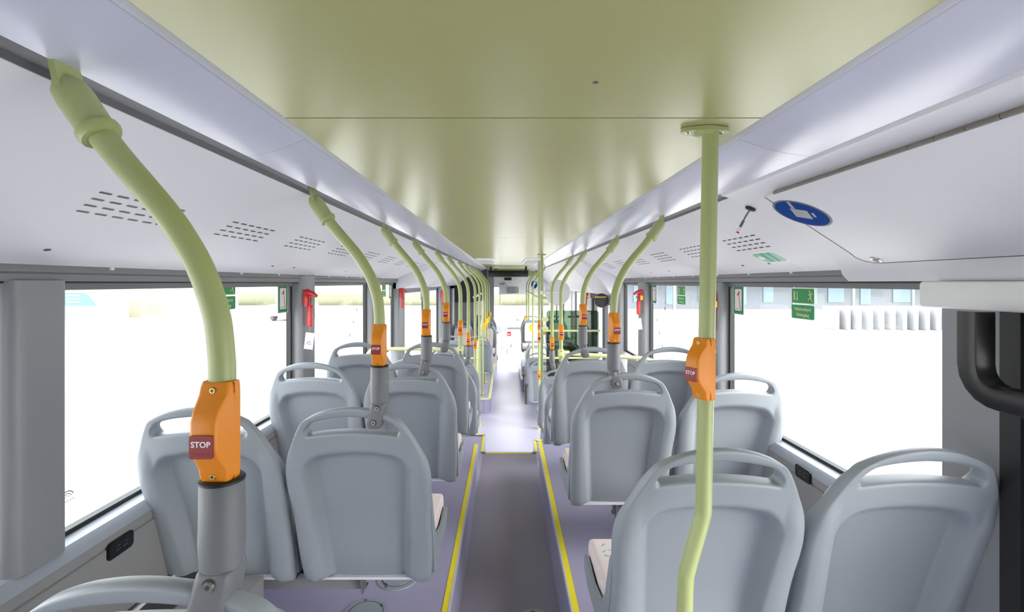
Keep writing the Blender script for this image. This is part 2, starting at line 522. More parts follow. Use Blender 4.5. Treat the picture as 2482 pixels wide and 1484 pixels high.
# unseen rear wall, window opening filled in to dim the near end
b = MB()
b.box(1.10, 1.2, Y0, .985, ZPIT - .02, 0, M_WALL)
b.box(-1.2, 1.21, Y0 - .05, Y0, ZPIT - .02, .55, M_WALL)
b.box(-1.2, -1.0, Y0 - .05, Y0, .55, E + .36, M_WALL)
b.box(1.01, 1.21, Y0 - .05, Y0, .55, E + .36, M_WALL)
b.box(-1.0, 1.01, Y0 - .05, Y0, .55, E + .36, M_WALL)
struct(b.build('wall_rear', smooth=None), 'grey rear wall of the bus behind the camera', 'wall')
# floor: podiums, aisle pit, landing, low floor
b = MB()
b.box(XL, -.2266, Y0, 3.86, ZPIT - .02, 0, M_FLOOR)
b.box(.257, XR, Y0, 3.86, ZPIT - .02, 0, M_FLOOR)
b.box(-.2266, .257, Y0, 3.86, ZPIT - .04, ZPIT, M_PIT)
b.box(-.215, .268, 3.86, 4.49, ZPIT - .04, ZPIT, M_PIT)
b.box(XL, -.215, 3.86, 5.0, ZPIT - .04, ZPIT, M_FLOOR)
b.box(.268, XR, 3.86, 4.83, ZPIT - .04, ZPIT, M_FLOOR)
b.box(-.215, .268, 4.49, 4.80, -.52, -.48, M_LOW)            # intermediate step
b.box(XL, XR, 4.49, Y1, ZLOW - .05, ZLOW, M_LOW)
b.box(XL, -.215, 4.96, 5.0, ZLOW, ZPIT, M_FLOOR)
b.box(.268, XR, 4.79, 4.83, ZLOW, ZPIT, M_FLOOR)
b.box(-.235, -.215, 4.49, 5.0, ZLOW, ZPIT, M_FLOOR)
b.box(.268, .288, 4.49, 4.83, ZLOW, ZPIT, M_FLOOR)
b.box(-.215, .268, 4.47, 4.49, ZLOW, ZPIT, M_FLOOR)
# coved skirting lines at the foot of the aisle sides
b.box(-.2265, -.2215, Y0, 3.86, ZPIT, ZPIT + .004, M_SILL)
b.box(.252, .257, Y0, 3.86, ZPIT, ZPIT + .004, M_SILL)
struct(b.build('floor', smooth=None), 'lilac vinyl floor with a sunken grey aisle', 'floor')

# duct boxes along the walls
b = MB()
b.box(XL, -1.078, Y0, 3.86, 0, E - .955, M_FLOOR)
b.box(-1.078, -1.072, Y0, 1.62, 0, E - .945, M_WHITE)
b.box(-1.072, -.985, Y0, 1.62, 0, E - .955, M_DARK)
b.box(-.985, -.80, Y0, 1.62, 0, E - .965, M_WALL)
struct(b.build('trim_21', smooth=None), 'grey heating duct along the foot of the left wall', 'duct')
b = MB()
b.box(1.0, XR, Y0, 3.86, 0, E - 1.02, M_WALL)
struct(b.build('trim_22', smooth=None), 'grey heating duct along the foot of the right wall', 'duct')

# yellow edge strips
def strip(name, label, runs):
    e = tag(bpy.data.objects.new(name, None), label, 'edge strip'); C.objects.link(e)
    e.location = (runs[0][0], runs[0][2], runs[0][4])
    o = Vector(e.location)
    b = MB()
    for (x0, x1, y0, y1, z, lip) in runs:
        b.box(x0 - o.x, x1 - o.x, y0 - o.y, y1 - o.y, 0, .003, M_YEL)
    b.build('yellow_insert', e, smooth=None)
    b = MB()
    for (x0, x1, y0, y1, z, lip) in runs:
        if lip == 'r':
            b.box(x1 - o.x, x1 + .007 - o.x, y0 - o.y, y1 - o.y, -.03, .004, M_ALU)
        elif lip == 'l':
            b.box(x0 - .007 - o.x, x0 - o.x, y0 - o.y, y1 - o.y, -.03, .004, M_ALU)
        else:
            b.box(x0 - o.x, x1 - o.x, y1 - o.y, y1 + .012 - o.y, -.03, .005, M_ALU)
    b.build('metal_lip', e, smooth=None)
    return e
strip('floor_edge_strip', 'long yellow edge strip along the left side of the sunken aisle', [(-.2495, -.2275, .2, 3.86, 0, 'r')])
strip('floor_edge_strip', 'long yellow edge strip along the right side of the sunken aisle', [(.258, .282, .2, 3.95, 0, 'l')])
strip('step_nosing', 'yellow step nosing across the far end of the aisle', [(-.19, .243, 4.46, 4.475, ZPIT, 'f')])
strip('step_nosing', 'short yellow step nosing on the left side of the stairwell', [(-.236, -.217, 4.5, 5.0, ZPIT, 'r'), (-.42, -.217, 4.985, 5.0, ZPIT, 'f')])
strip('step_nosing', 'short yellow step nosing on the right side of the stairwell', [(.270, .290, 4.5, 4.83, ZPIT, 'l'), (.270, .42, 4.815, 4.83, ZPIT, 'f')])
b = MB()
for x, sx in ((-.205, 1), (.255, -1)):
    b.rbox(x - .018, x + .018, 4.45, 4.50, ZPIT + .0, ZPIT + .006, M_CHAN, .006)
struct(b.build('trim_23'), 'grey plastic corners at the ends of the step nosing', 'trim')

# front left seat platform with a yellow edge
b = MB()
plan = [(XL, 7.32), (-.32, 7.32)] + [(-.32 + .08 * math.sin(math.radians(a)), 7.40 - .08 * math.cos(math.radians(a))) for a in (0, 22, 45, 68, 90)] + [(-.24, 10.7), (XL, 10.7)]
b.quads([[Vector((x, y, z)) for x, y in plan] for z in (ZLOW, ZLOW + .215)], M_FLOOR)
struct(b.build('trim_24'), 'raised lilac seat platform at the front left', 'platform')
b = MB()
edge = [(-.60, 7.31), (-.32, 7.31)] + [(-.32 + .09 * math.sin(math.radians(a)), 7.40 - .09 * math.cos(math.radians(a))) for a in (22, 45, 68, 90)] + [(-.23, 10.6)]
inner = [(-.60, 7.36), (-.32, 7.36)] + [(-.32 + .045 * math.sin(math.radians(a)), 7.405 - .045 * math.cos(math.radians(a))) for a in (22, 45, 68, 90)] + [(-.275, 10.6)]
b.quads([[Vector((a[0], a[1], z)) for a in edge] + [Vector((a[0], a[1], z)) for a in reversed(inner)] for z in (ZLOW + .205, ZLOW + .222)], M_POLE2)
tag(b.build('floor_edge_strip'), 'pale yellow curved edge strip on the front left seat platform', 'edge strip')
b = MB()
b.box(.27, XR, 8.8, 10.7, ZLOW, ZLOW + .215, M_FLOOR)
b.box(.30, XR, 9.0, 9.9, ZLOW + .215, -.265, M_FLOOR)
struct(b.build('trim_25', smooth=None), 'raised lilac seat platform at the front right', 'platform')
b = MB(); b.box(.262, .30, 8.79, 10.6, ZLOW + .21, ZLOW + .222, M_POLE2)
tag(b.build('floor_edge_strip', smooth=None), 'pale yellow edge strip on the front right seat platform', 'edge strip')

b = MB(); b.cyl((0, 0, 0), (0, 0, -1), .004, .0015, M_HINGE, 14)
tag(b.build('ceiling_plug', loc=(.138, .759, E + .31)), 'tiny dark plug in the middle of the near green ceiling panel', 'plug')
# floor hatches
def hatch(x, y, z, r, label, yaw):
    e = thing('floor_hatch', label, 'hatch cover', (x, y, z), yaw, 'round floor hatches')
    b = MB()
    b.cyl((0, 0, 0), (0, 0, 1), r, .004, M_HATCH, 40, r * .975)
    b.build('ring', e)
    b = MB(); b.cyl((0, 0, .004), (0, 0, 1), r * .72, .0025, M_HATCH, 40, r * .70)
    b.tube([(r * .74 * math.cos(a), r * .74 * math.sin(a), .0045) for a in [2 * math.pi * i / 40 for i in range(41)]], .0012, M_DARK, 6)
    for a in (25, 205):
        t = math.radians(a); b.box(r * .73 * math.cos(t) - .004, r * .73 * math.cos(t) + .004, r * .73 * math.sin(t) - .006, r * .73 * math.sin(t) + .006, .004, .008, M_DARK)
    b.build('lid', e)
    for a in (95, 215, 335):
        t = math.radians(a)
        b = MB(); b.cyl((r * .86 * math.cos(t), r * .86 * math.sin(t), .0035), (0, 0, 1), .0055, .002, M_SCREW, 12)
        b.build('screw', e)
    return e
hatch(-.467, 2.11, 0, .088, 'round grey floor hatch under the front edge of the second left aisle seat', .5)
hatch(-.54, 1.885, 0, .088, 'round grey floor hatch at the bottom edge, nearer than the other left one', .2)
hatch(.128, 2.24, ZPIT, .088, 'round grey floor hatch down in the sunken aisle floor', 1.2)

# ================================================================= SEATS
def sub_mesh(b, name, levels):
    me = b.mesh(name, smooth=None)
    o = bpy.data.objects.new(name, me); C.objects.link(o)
    md = o.modifiers.new('s', 'SUBSURF'); md.levels = levels; md.render_levels = levels
    out = bpy.data.meshes.new_from_object(o.evaluated_get(bpy.context.evaluated_depsgraph_get()))
    bpy.data.objects.remove(o)
    for p in out.polygons:
        p.use_smooth = True
    return out
SH = .60                         # height of the back shell
Z_BOT = .31
LEAN = .19
WPTS = [(-.05, .196), (0, .205), (.05, .212), (.2, .215), (.38, .214), (.45, .216), (.52, .221), (.6, .222), (.68, .215), (.75, .204), (.82, .188), (.88, .175), (.93, .162), (.97, .150), (1.0, .138), (1.1, .10)]
def wid(v):
    for (a, p), (c, q) in zip(WPTS, WPTS[1:]):
        if v <= c:
            t = (v - a) / (c - a); return p + (q - p) * t
    return WPTS[-1][1]
def seat_shell():
    F = [0, .2, .4, .52, .62, .70, .78, .86, .94, 1.0]
    F = [-f for f in reversed(F[1:])] + F
    V = [0, .03, .10, .20, .32, .43, .52, .60, .68, .75, .80, .845, .868, .905, .945, .975, 1.0]
    T = .036
    def pt(i, j, back):
        f, v = F[i], V[j]
        af = abs(f)
        vv = v
        if j == 0:
            vv = -.048 + .034 * max(0, 1 - abs(af - .67) / .13) - (.034 * max(0, 1 - (af / .6) ** 2))
        if j == 1:
            vv = .03 + .03 * max(0, 1 - abs(af - .68) / .2)
        if v > .7:
            vv = v - (.066 * (v - .7) / .3) * af * af
        if v >= .999:
            vv -= .006 * max(0, af - .8) / .2
        x = f * wid(v)
        if j in (12, 14) and abs(af - .78) < .01:       # rounded slot ends
            x *= .955
        if j == 13 and abs(af - .78) < .01:
            x *= 1.10
        t = T * .86 if v > .93 else T + (.018 if af > .9 and v < .7 else 0) + (.026 * max(0, 1 - abs(v - .85) / .12) if af < .9 else 0)
        return Vector((x, -T / 2 if back else -T / 2 + t, vv * SH))
    b = MB(); k = b.mi(M_SEAT); n, mrows = len(F), len(V)
    bk = [[b.bm.verts.new(pt(i, j, True)) for i in range(n)] for j in range(mrows)]
    fr = [[b.bm.verts.new(pt(i, j, False)) for i in range(n)] for j in range(mrows)]
    def hole(i, j):
        return j in (12, 13) and abs(F[i]) <= .781 and abs(F[i + 1]) <= .781
    for j in range(mrows - 1):
        for i in range(n - 1):
            if hole(i, j):
                continue
            b.bm.faces.new((bk[j][i], bk[j][i + 1], bk[j + 1][i + 1], bk[j + 1][i]))
            b.bm.faces.new((fr[j][i + 1], fr[j][i], fr[j + 1][i], fr[j + 1][i + 1]))
    b.bm.edges.index_update()
    for e in list(b.bm.edges):
        if len(e.link_faces) == 1:
            pass
    idx = {}
    for j in range(mrows):
        for i in range(n):
            idx[bk[j][i]] = fr[j][i]
    for e in [e for e in b.bm.edges if len(e.link_faces) == 1 and e.verts[0] in idx and e.verts[1] in idx]:
        a, c = e.verts
        b.bm.faces.new((a, c, idx[c], idx[a]))
    me = sub_mesh(b, 'seat_shell', 2)
    hw, top, rad = .162, .752 * SH, .055
    for v in me.vertices:
        x, y, z = v.co
        s = max(0.0, min(1.0, .5 - y / T * 1.0))
        a = z / SH
        hwz = hw - .026 * (1 - max(0, min(1, a / .62)))
        # rounded-rectangle distance, open at the bottom
        arch = top - .95 * x * x
        qx, qz = abs(x) - (hwz - rad), (z - (arch - rad))
        d = math.hypot(max(qx, 0), max(qz, 0)) + min(max(qx, qz), 0) - rad
        t = max(0.0, min(1.0, (.004 - d) / .027)); t = .45 * t + .55 * t * t * (3 - 2 * t)
        y += .044 * t
        # the frame around the panel is a rounded rail
        rim = wid(a) - abs(x)
        fr_w = max(.02, wid(a) - hwz)
        fade = max(0.0, min(1.0, (.80 - a) / .16))
        if d > 0 and fade > 0:
            q = max(0.0, min(1.0, rim / fr_w))
            y -= .010 * math.sin(math.pi * min(1, q)) * s * fade * fade * (3 - 2 * fade)
        # lobes swell towards the viewer lower down, centre of the panel bellies out a little
        y -= .010 * math.exp(-((z - .05) / .10) ** 2) * t * s * (1 - min(1, (x / hw) ** 2)) * 1.6
        # softened bend along the outer rim
        v.co = (x, y + LEAN * (1 - a) + .035 * (1 - a) * a, z + Z_BOT)
    return me
def blob(hx, y0, y1, z0, z1, m, rx=.35):
    """Soft cushion block for subdivision."""
    b = MB()
    xs = [-hx, -hx * .93, -hx * .5, 0, hx * .5, hx * .93, hx]
    ys = [y0, y0 + .02, y0 + (y1 - y0) * .5, y1 - .03, y1]
    k = b.mi(m)
    top = [[b.bm.verts.new((x, y, z1 - (.012 if y == y1 else 0) + (.008 if abs(x) > hx * .9 else 0) * 0)) for x in xs] for y in ys]
    bot = [[b.bm.verts.new((x, y, z0)) for x in xs] for y in ys]
    for j in range(len(ys) - 1):
        for i in range(len(xs) - 1):
            b.bm.faces.new((top[j][i], top[j][i + 1], top[j + 1][i + 1], top[j + 1][i]))
            b.bm.faces.new((bot[j][i + 1], bot[j][i], bot[j + 1][i], bot[j + 1][i + 1]))
    mp = {top[j][i]: bot[j][i] for j in range(len(ys)) for i in range(len(xs))}
    for e in [e for e in b.bm.edges if len(e.link_faces) == 1 and e.verts[0] in mp and e.verts[1] in mp]:
        a, c = e.verts
        b.bm.faces.new((a, c, mp[c], mp[a]))
    return b
def make_seat(label):
    t = thing('bus_chair', label, 'seat')
    link('backrest_shell', seat_shell(), t)
    # seat pan with side wings
    b = MB()
    for s in (-1, 1):
        x = s * .206
        poly = [(.205, .305), (.50, .300), (.555, .325), (.565, .358), (.54, .375), (.40, .368), (.28, .39), (.215, .455), (.160, .575), (.140, .60), (.130, .575), (.155, .48), (.185, .39)]
        b.prism(poly, (s, 0, 0), .010, M_SEAT, o=(x, 0, 0), u=(0, 1, 0), v=(0, 0, 1))
    b.box(-.206, .206, .225, .545, .306, .335, M_SEAT)
    b.build('seat_pan', t)
    me = sub_mesh(blob(.200, .262, .59, .335, .418, M_FAB), 'seat_cushion', 2)
    link('seat_cushion', me, t)
    b = blob(.165, 0, .035, 0, 1, M_FAB)
    # backrest pad following the lean of the shell
    b = MB(); vs = []
    xs = [-.150, -.138, -.07, 0, .07, .138, .150]
    zs = [.13, .155, .27, .38, .445, .472]
    fr = [[b.bm.verts.new((x * (1 if z < .39 else .93 if z < .45 else .80), LEAN * (1 - z / SH) + .035 * (1 - z / SH) * z / SH + .043 + .046, z + Z_BOT)) for x in xs] for z in zs]
    bk = [[b.bm.verts.new((v.co.x, v.co.y - .033, v.co.z)) for v in r] for r in fr]
    b.mi(M_FAB)
    for j in range(len(zs) - 1):
        for i in range(len(xs) - 1):
            b.bm.faces.new((fr[j][i + 1], fr[j][i], fr[j + 1][i], fr[j + 1][i + 1]))
            b.bm.faces.new((bk[j][i], bk[j][i + 1], bk[j + 1][i + 1], bk[j + 1][i]))
    mp = {fr[j][i]: bk[j][i] for j in range(len(zs)) for i in range(len(xs))}
    for e in [e for e in b.bm.edges if len(e.link_faces) == 1 and e.verts[0] in mp and e.verts[1] in mp]:
        a, c = e.verts
        b.bm.faces.new((a, c, mp[c], mp[a]))
    link('backrest_pad', sub_mesh(b, 'backrest_pad', 2), t)
    b = MB()
    b.box(-.20, .20, .20, .30, .284, .292, M_PANEL)
    b.box(-.20, -.17, .22, .50, .276, .306, M_DARK); b.box(.17, .20, .22, .50, .276, .306, M_DARK)
    b.build('seat_frame', t, smooth=None)
    return t
proto = None
def seat(x, y, drop, label, rz=0.0):
    global proto
    if proto is None:
        proto = make_seat(label); proto['group'] = 'grey bus seats'
        proto.location = (x, y, -drop); proto.rotation_euler = (0, 0, rz)
        return proto
    return dup(proto, (x, y, -drop), rz, label, 'grey bus seats')
# x centre, y of the handle, drop below the rear platform
SL = {1: (.60, 0), 2: (1.43, 0), 3: (2.24, 0), 4: (3.0, -.0), 5: (3.68, .24), 6: (4.70, .36)}
seat(-.447, .60, 0, 'grey seat at the bottom left corner with only its top handle in view')
seat(-.455, 1.43, 0, 'grey aisle seat in the second left row with a pole clamped to its handle')
seat(-.905, 1.43, 0, 'grey window seat in the second left row beside the charging socket')
seat(-.455, 2.24, 0, 'grey aisle seat in the third left row with a clamped pole')
seat(-.90, 2.24, 0, 'grey window seat in the third left row against the sill')
seat(-.46, 3.0, 0, 'grey aisle seat in the fourth left row with a clamped pole')
seat(-.91, 3.0, 0, 'grey window seat in the fourth left row under the nearest left hammer tag')
seat(-.46, 3.955, .31, 'low grey aisle seat just ahead of the fourth left row')
seat(-.91, 3.955, .31, 'low grey window seat just ahead of the fourth left row')
seat(-.475, 4.70, .36, 'low grey aisle seat behind the stairwell landing on the left')
seat(-.925, 4.70, .36, 'low grey window seat behind the stairwell landing on the left')
seat(.475, 1.075, 0, 'grey aisle seat in the nearest right row behind the bent pole')
seat(.925, 1.075, 0, 'grey window seat in the nearest right row, lower right of the picture')
seat(.492, 1.98, 0, 'grey aisle seat in the second right row with a clamped pole')
seat(.945, 1.98, 0, 'grey window seat in the second right row below the exit sign')
seat(.49, 2.78, 0, 'grey aisle seat in the third right row with a clamped pole')
seat(.935, 2.78, 0, 'grey window seat in the third right row by the second right hammer')
seat(.53, 3.915, .41, 'low grey aisle seat just ahead of the third right row')
seat(.53, 4.66, .45, 'low grey aisle seat by the stairwell on the right, pole clamped to it')
lowr = [seat(.505, 6.72, .70, 'grey seat on the low floor beyond the right stair, nearest of the low ones'),
        seat(.50, 7.5, .70, 'grey seat on the low floor, second of the low ones on the right')]
for o in lowr:                                   # only these two carry fold-down armrests on the aisle side
    b = MB(); b.rbox(-.262, -.205, -.05, .05, .545, .585, M_DARK, .016); b.tube([(-.229, -.01, .55), (-.229, -.01, .315)], .019, M_DARK, 14)
    ar = b.build('armrest', o)
    b = MB(); b.tube([(-.222, -.034, .55), (-.222, -.034, .325)], .007, M_SCREW, 12); b.build('chrome_rod', ar)
seat(-.435, 7.7, .465, 'grey forward-facing aisle seat on the front left platform')
seat(-.88, 7.7, .465, 'grey forward-facing window seat on the front left platform')
PI = math.pi
seat(-.42, 10.0, .43, 'pink-cushioned aisle seat facing backwards on the front left platform', PI)
seat(-.88, 9.8, .40, 'pink-cushioned window seat facing backwards on the front left platform', PI)
seat(-.42, 10.5, .36, 'grey seat back seen above the backward-facing front left aisle seat')
seat(.55, 8.75, .665, 'pink-cushioned aisle seat facing backwards low on the right, opposite the armrest seats', PI)
seat(.99, 8.75, .665, 'pink-cushioned window seat facing backwards low on the right, behind the green glass screen', PI)
seat(.49, 9.4, .265, 'high pink-cushioned aisle seat facing backwards on the front right platform', PI)
seat(.94, 9.4, .265, 'high pink-cushioned window seat facing backwards on the front right platform', PI)

# seat beams fixed to the walls
def beam(side, y, z, label, group='seat beams'):
    s = -1 if side == 'left' else 1
    e = thing('seat_beam', label, 'seat beam', (s * 1.09, y, z), 0, group)
    xs = sorted((-s * .61, 0))
    b = MB()
    b.box(xs[0], xs[1], -.02, .02, -.006, .0, M_HEAD)
    b.box(xs[0], xs[1], -.02, -.016, -.05, -.006, M_HEAD)
    b.box(xs[0], xs[1], -.02, .012, -.054, -.05, M_HEAD)
    b.build('channel', e, smooth=None)
    for xx in (.22, .60):
        b = MB()
        b.prism([(-.03, 0), (.05, 0), (.05, -.012), (-.004, -.075), (-.012, -.06)], (1, 0, 0), .006, M_SLEEVE, o=(-s * xx, -.03, .012), u=(0, 1, 0), v=(0, 0, 1))
        b.build('bracket', e, smooth=None)
        b = MB(); b.cyl((-s * xx + .01, -.026, -.006), (0, -1, 0), .006, .006, M_SCREW, 8)
        b.build('bolt', e)
    return e
for side, y, drop, lab in (('left', 1.70, 0, 'grey steel seat beam under the second left row'), ('left', 2.50, 0, 'grey steel seat beam under the third left row'),
                           ('left', 3.26, 0, 'grey steel seat beam under the fourth left row'), ('right', 1.33, 0, 'grey steel seat beam under the nearest right row'),
                           ('right', 2.24, 0, 'grey steel seat beam under the second right row'), ('right', 3.04, 0, 'grey steel seat beam under the third right row')):
    beam(side, y, .276 - drop, lab)

# ================================================================= POLES
def stop_box_mesh():
    """Orange housing wrapped on the pole, button side towards -y; z from 0 (bottom) to .122."""
    b = MB(); L = .122
    prof = [(0, .0165, .019), (.006, .020, .020), (.018, .022, .0205), (.036, .036, .0205), (.046, .041, .0205), (.080, .041, .0205), (.092, .036, .0205), (.108, .021, .0205), (.117, .019, .020), (.122, .0165, .019)]
    rings = []
    for z, fr, hw in prof:
        fw = hw * (.78 if fr > .03 else .88)
        r = .005
        ring = [(hw, .004), (hw, -.008)] + [(hw - (hw - fw) * .6, -fr + .012)] + [(fw - r + r * math.cos(math.radians(a)), -fr + r - r * math.sin(math.radians(a))) for a in (0, 30, 60, 90)]
        ring = ring + [(-x, y) for x, y in reversed(ring)]
        rings.append([Vector((x, y, z)) for x, y in ring])
    b.quads(rings, M_STOP)
    return b.mesh('stop_box', 50)
def button_mesh(m=None, word='STOP', braille=True):
    b = MB(); c = .052
    b.prism(rrect(.027, .027, .002, 3), (0, -1, 0), .003, m or M_RED, o=(0, -.0405, c), u=(1, 0, 0), v=(0, 0, 1))
    if word:
        b.text(word, .0095, M_WHITE, (0, -.0436, c + .003), (1, 0, 0), (0, 0, 1), (0, -1, 0), t=.0003, bold=.00018)
    if braille:
        for i in range(4):
            for (dx, dz) in ((0, 0), (.0022, .0022), (0, .0022), (.0022, 0))[:3 + i % 2]:
                b.cyl((-.0085 + i * .005 + dx, -.0434, c - .0095 + dz), (0, -1, 0), .00045, .0005, M_RED, 5)
    return b.mesh('stop_button', 40)
def screw_mesh(m=M_BRASS, r=.0042):
    b = MB()
    b.cyl((0, 0, 0), (0, -1, 0), r, .0022, m, 14, r * .8)
    b.box(-r * .55, r * .55, -.0026, -.002, -r * .13, r * .13, M_RUB); b.box(-r * .13, r * .13, -.0026, -.002, -r * .55, r * .55, M_RUB)
    return b.mesh('screw')
def bolt_mesh():
    b = MB()
    b.cyl((0, 0, 0), (0, -1, 0), .0072, .004, M_SCREW, 18, .0062)
    b.cyl((0, -.004, 0), (0, -1, 0), .003, .0003, M_DARK, 6)
    b.tube([(.0085 * math.cos(a), .0002, .0085 * math.sin(a)) for a in [2 * math.pi * i / 20 for i in range(21)]], .0008, M_DARK, 6)
    return b.mesh('bolt')
ME_BOX, ME_BTN, ME_SCR, ME_BOLT = stop_box_mesh(), button_mesh(), screw_mesh(), bolt_mesh()
ME_BTNB = button_mesh(M_BLUE, '', False)
ME_SCRS = screw_mesh(M_SCREW, .0065)
PR = .0157
def add_stop_box(root, x, y, z_bot, rz=0.0, me_btn=None):
    bx = link('stop_box', ME_BOX, root, (x, y, z_bot)); bx.rotation_euler = (0, 0, rz)
    bt = link('stop_button', me_btn or ME_BTN, bx)
    for z in (.009, .113):
        sc = link('screw', ME_SCR, bx, (0, -.0195, z))
    return bx
def knuckle_mesh(lean):
    """Grey two-bolt joint between sleeve and seat handle; origin at the sleeve foot."""
    b = MB(); rings = []
    for z, hw, hd, dx in ((.0015, .0195, .0215, 0), (-.002, .0218, .0245, 0), (-.012, .0226, .0262, lean * .15), (-.030, .0226, .027, lean * .5), (-.050, .0226, .027, lean * .95), (-.062, .0222, .0265, lean), (-.070, .0190, .024, lean), (-.0735, .013, .018, lean)):
        rings.append([Vector((dx + x * hw / .5, y * hd / .5, z)) for x, y in rrect(1, 1, .22, 5)])
    b.quads(rings, M_SLEEVE)
    return b.mesh('clamp_joint', 60)
ME_KNL, ME_KNR = knuckle_mesh(-.012), knuckle_mesh(.012)
LPROF = [(-.560, .258), (-.548, .242), (-.512, .188), (-.481, .150), (-.430, .090), (-.403, .051), (-.381, .009), (-.364, -.045), (-.358, -.100)]
def curved_pole(side, y, label, x_off=0.0, foot=None, z_stop=-.243, clamp=True, stop=True, tee=False, rz=0.0, z_rail=0.0, sleeve_top=None):
    """Pole from the ceiling channel that bows out to vertical; foot is the z it ends at (relative to the eye) or the clamp."""
    s = 1 if side == 'left' else -1
    xo = 0 if side == 'left' else .078
    def X(x):
        return s * (x + x_off) + (xo if s < 0 else 0)
    xv = X(LPROF[-1][0])
    e = thing('grab_pole', label, 'grab pole', (xv, y, E), 0, 'lime green grab poles')
    loc = [(X(x) - xv, 0, z) for x, z in LPROF]
    zend = (sleeve_top or -.245) if clamp else foot
    path = smooth_path(loc[2:], 6) + [Vector((0, 0, z)) for z in (-.15, zend)]
    b = MB(); b.tube(path, PR, M_POLE, 20); b.build('pole', e)
    # socket at the top: flat tongue into the channel, barrel, collar
    b = MB()
    A, B = Vector(loc[0]), Vector(loc[2]); dr = (B - A).normalized()
    p0 = B - dr * .078
    b.tube([p0, p0 + dr * .012, p0 + dr * .03, B - dr * .004, B - dr * .004, B + dr * .002, B + dr * .008], [.012, .0195, .0212, .0205, .0240, .0246, .0222], M_POLE, 22)
    sx = s
    tri = [(-.021, 0), (.021, 0), (.017, .045), (-.019, .052)]
    side_v = Vector((0, 1, 0)); up = Vector((-.25 * sx, 0, .97)).normalized()
    b.prism([(q[0], q[1]) for q in tri], Vector((sx, 0, .2)).normalized(), .008, M_POLE, o=p0 + dr * .018 - Vector((sx * .004, 0, 0)), u=side_v, v=up)
    b.build('ceiling_socket', e)
    if stop:
        add_stop_box(e, 0, 0, z_stop, rz)
    if clamp:
        zt = sleeve_top if sleeve_top is not None else -.245
        b = MB()
        b.tube([(0, 0, z) for z in (zt, zt - .004, zt - .06, zt - .075, zt - .105, zt - .108)], [.0235, .0255, .0262, .0268, .0250, .0225], M_SLEEVE, 26)
        b.build('sleeve', e)
        b = MB()
        b.tube([(0, 0, z) for z in (zt - .001, zt + .002, zt + .004, zt + .004)], [.0262, .0264, .024, .015], M_RUB, 26)
        b.build('rubber_ring', e)
        k = link('clamp_joint', ME_KNL if side == 'left' else ME_KNR, e, (0, 0, zt - .106))
        l = -.012 if side == 'left' else .012
        link('bolt', ME_BOLT, k, (l * .1, -.0255, -.012)); link('bolt', ME_BOLT, k, (l * .9, -.0268, -.053))
    else:
        b = MB()
        b.tube([(0, 0, foot + h) for h in (0, .004, .03, .05)], [.034, .033, .021, .0165], M_POLE, 20)
        b.build('foot', e)
    return e
def dip(y):
    return .0
curved_pole('left', .612, 'nearest curved pole on the left, large orange stop box in the foreground', .004)
curved_pole('left', 1.442, 'second curved pole on the left, clamped to the second-row aisle seat', -.014)
curved_pole('left', 2.252, 'third curved pole on the left, clamped to the third-row aisle seat', -.008)
curved_pole('left', 3.012, 'fourth curved pole on the left, clamped to the fourth-row aisle seat', -.010)
curved_pole('left', 3.97, 'fifth curved pole on the left, horizontal rail bracketed to its foot', -.012, z_stop=-.425, sleeve_top=-.555)
curved_pole('left', 4.712, 'sixth curved pole on the left, clamped to the low landing seat', -.005, sleeve_top=-.605, z_stop=-.602)
curved_pole('left', 5.84, 'seventh curved pole on the left, stop box low on a low-floor post', -.012, foot=-1.95, clamp=False, z_stop=-.78)
curved_pole('left', 6.7, 'eighth curved pole on the left, plain, ahead of the stairwell', -.008, foot=-1.95, clamp=False, stop=False)
curved_pole('left', 7.6, 'ninth curved pole on the left, beside the front platform corner', -.006, foot=-1.73, clamp=False, stop=False)
curved_pole('left', 8.5, 'tenth curved pole on the left, second along the front platform', -.006, foot=-1.73, clamp=False, stop=False)
curved_pole('left', 9.35, 'eleventh curved pole on the left, third along the front platform', -.006, foot=-1.73, clamp=False, stop=False)
curved_pole('left', 10.3, 'farthest curved pole on the left, beside the driver partition', -.006, foot=-1.73, clamp=False, stop=False)
curved_pole('right', 1.995, 'nearest curved pole on the right, clamped to the second-row aisle seat', 0, rz=.12)
curved_pole('right', 2.795, 'second curved pole on the right, clamped to the third-row aisle seat', 0, rz=.08)
curved_pole('right', 3.93, 'third curved pole on the right, horizontal rail bracketed to its foot', -.002, z_stop=-.455, sleeve_top=-.64)
curved_pole('right', 4.675, 'fourth curved pole on the right, clamped to the low stairwell seat', 0, sleeve_top=-.64, z_stop=-.636)
curved_pole('right', 8.13, 'fifth curved pole on the right, yellow disc facing the aisle', -.006, foot=-1.95, clamp=False, stop=False)
curved_pole('right', 9.6, 'sixth curved pole on the right, second along the front platform', -.006, foot=-1.735, clamp=False, stop=False)
curved_pole('right', 10.6, 'farthest curved pole on the right, beside the windscreen', -.006, foot=-1.735, clamp=False, stop=False)

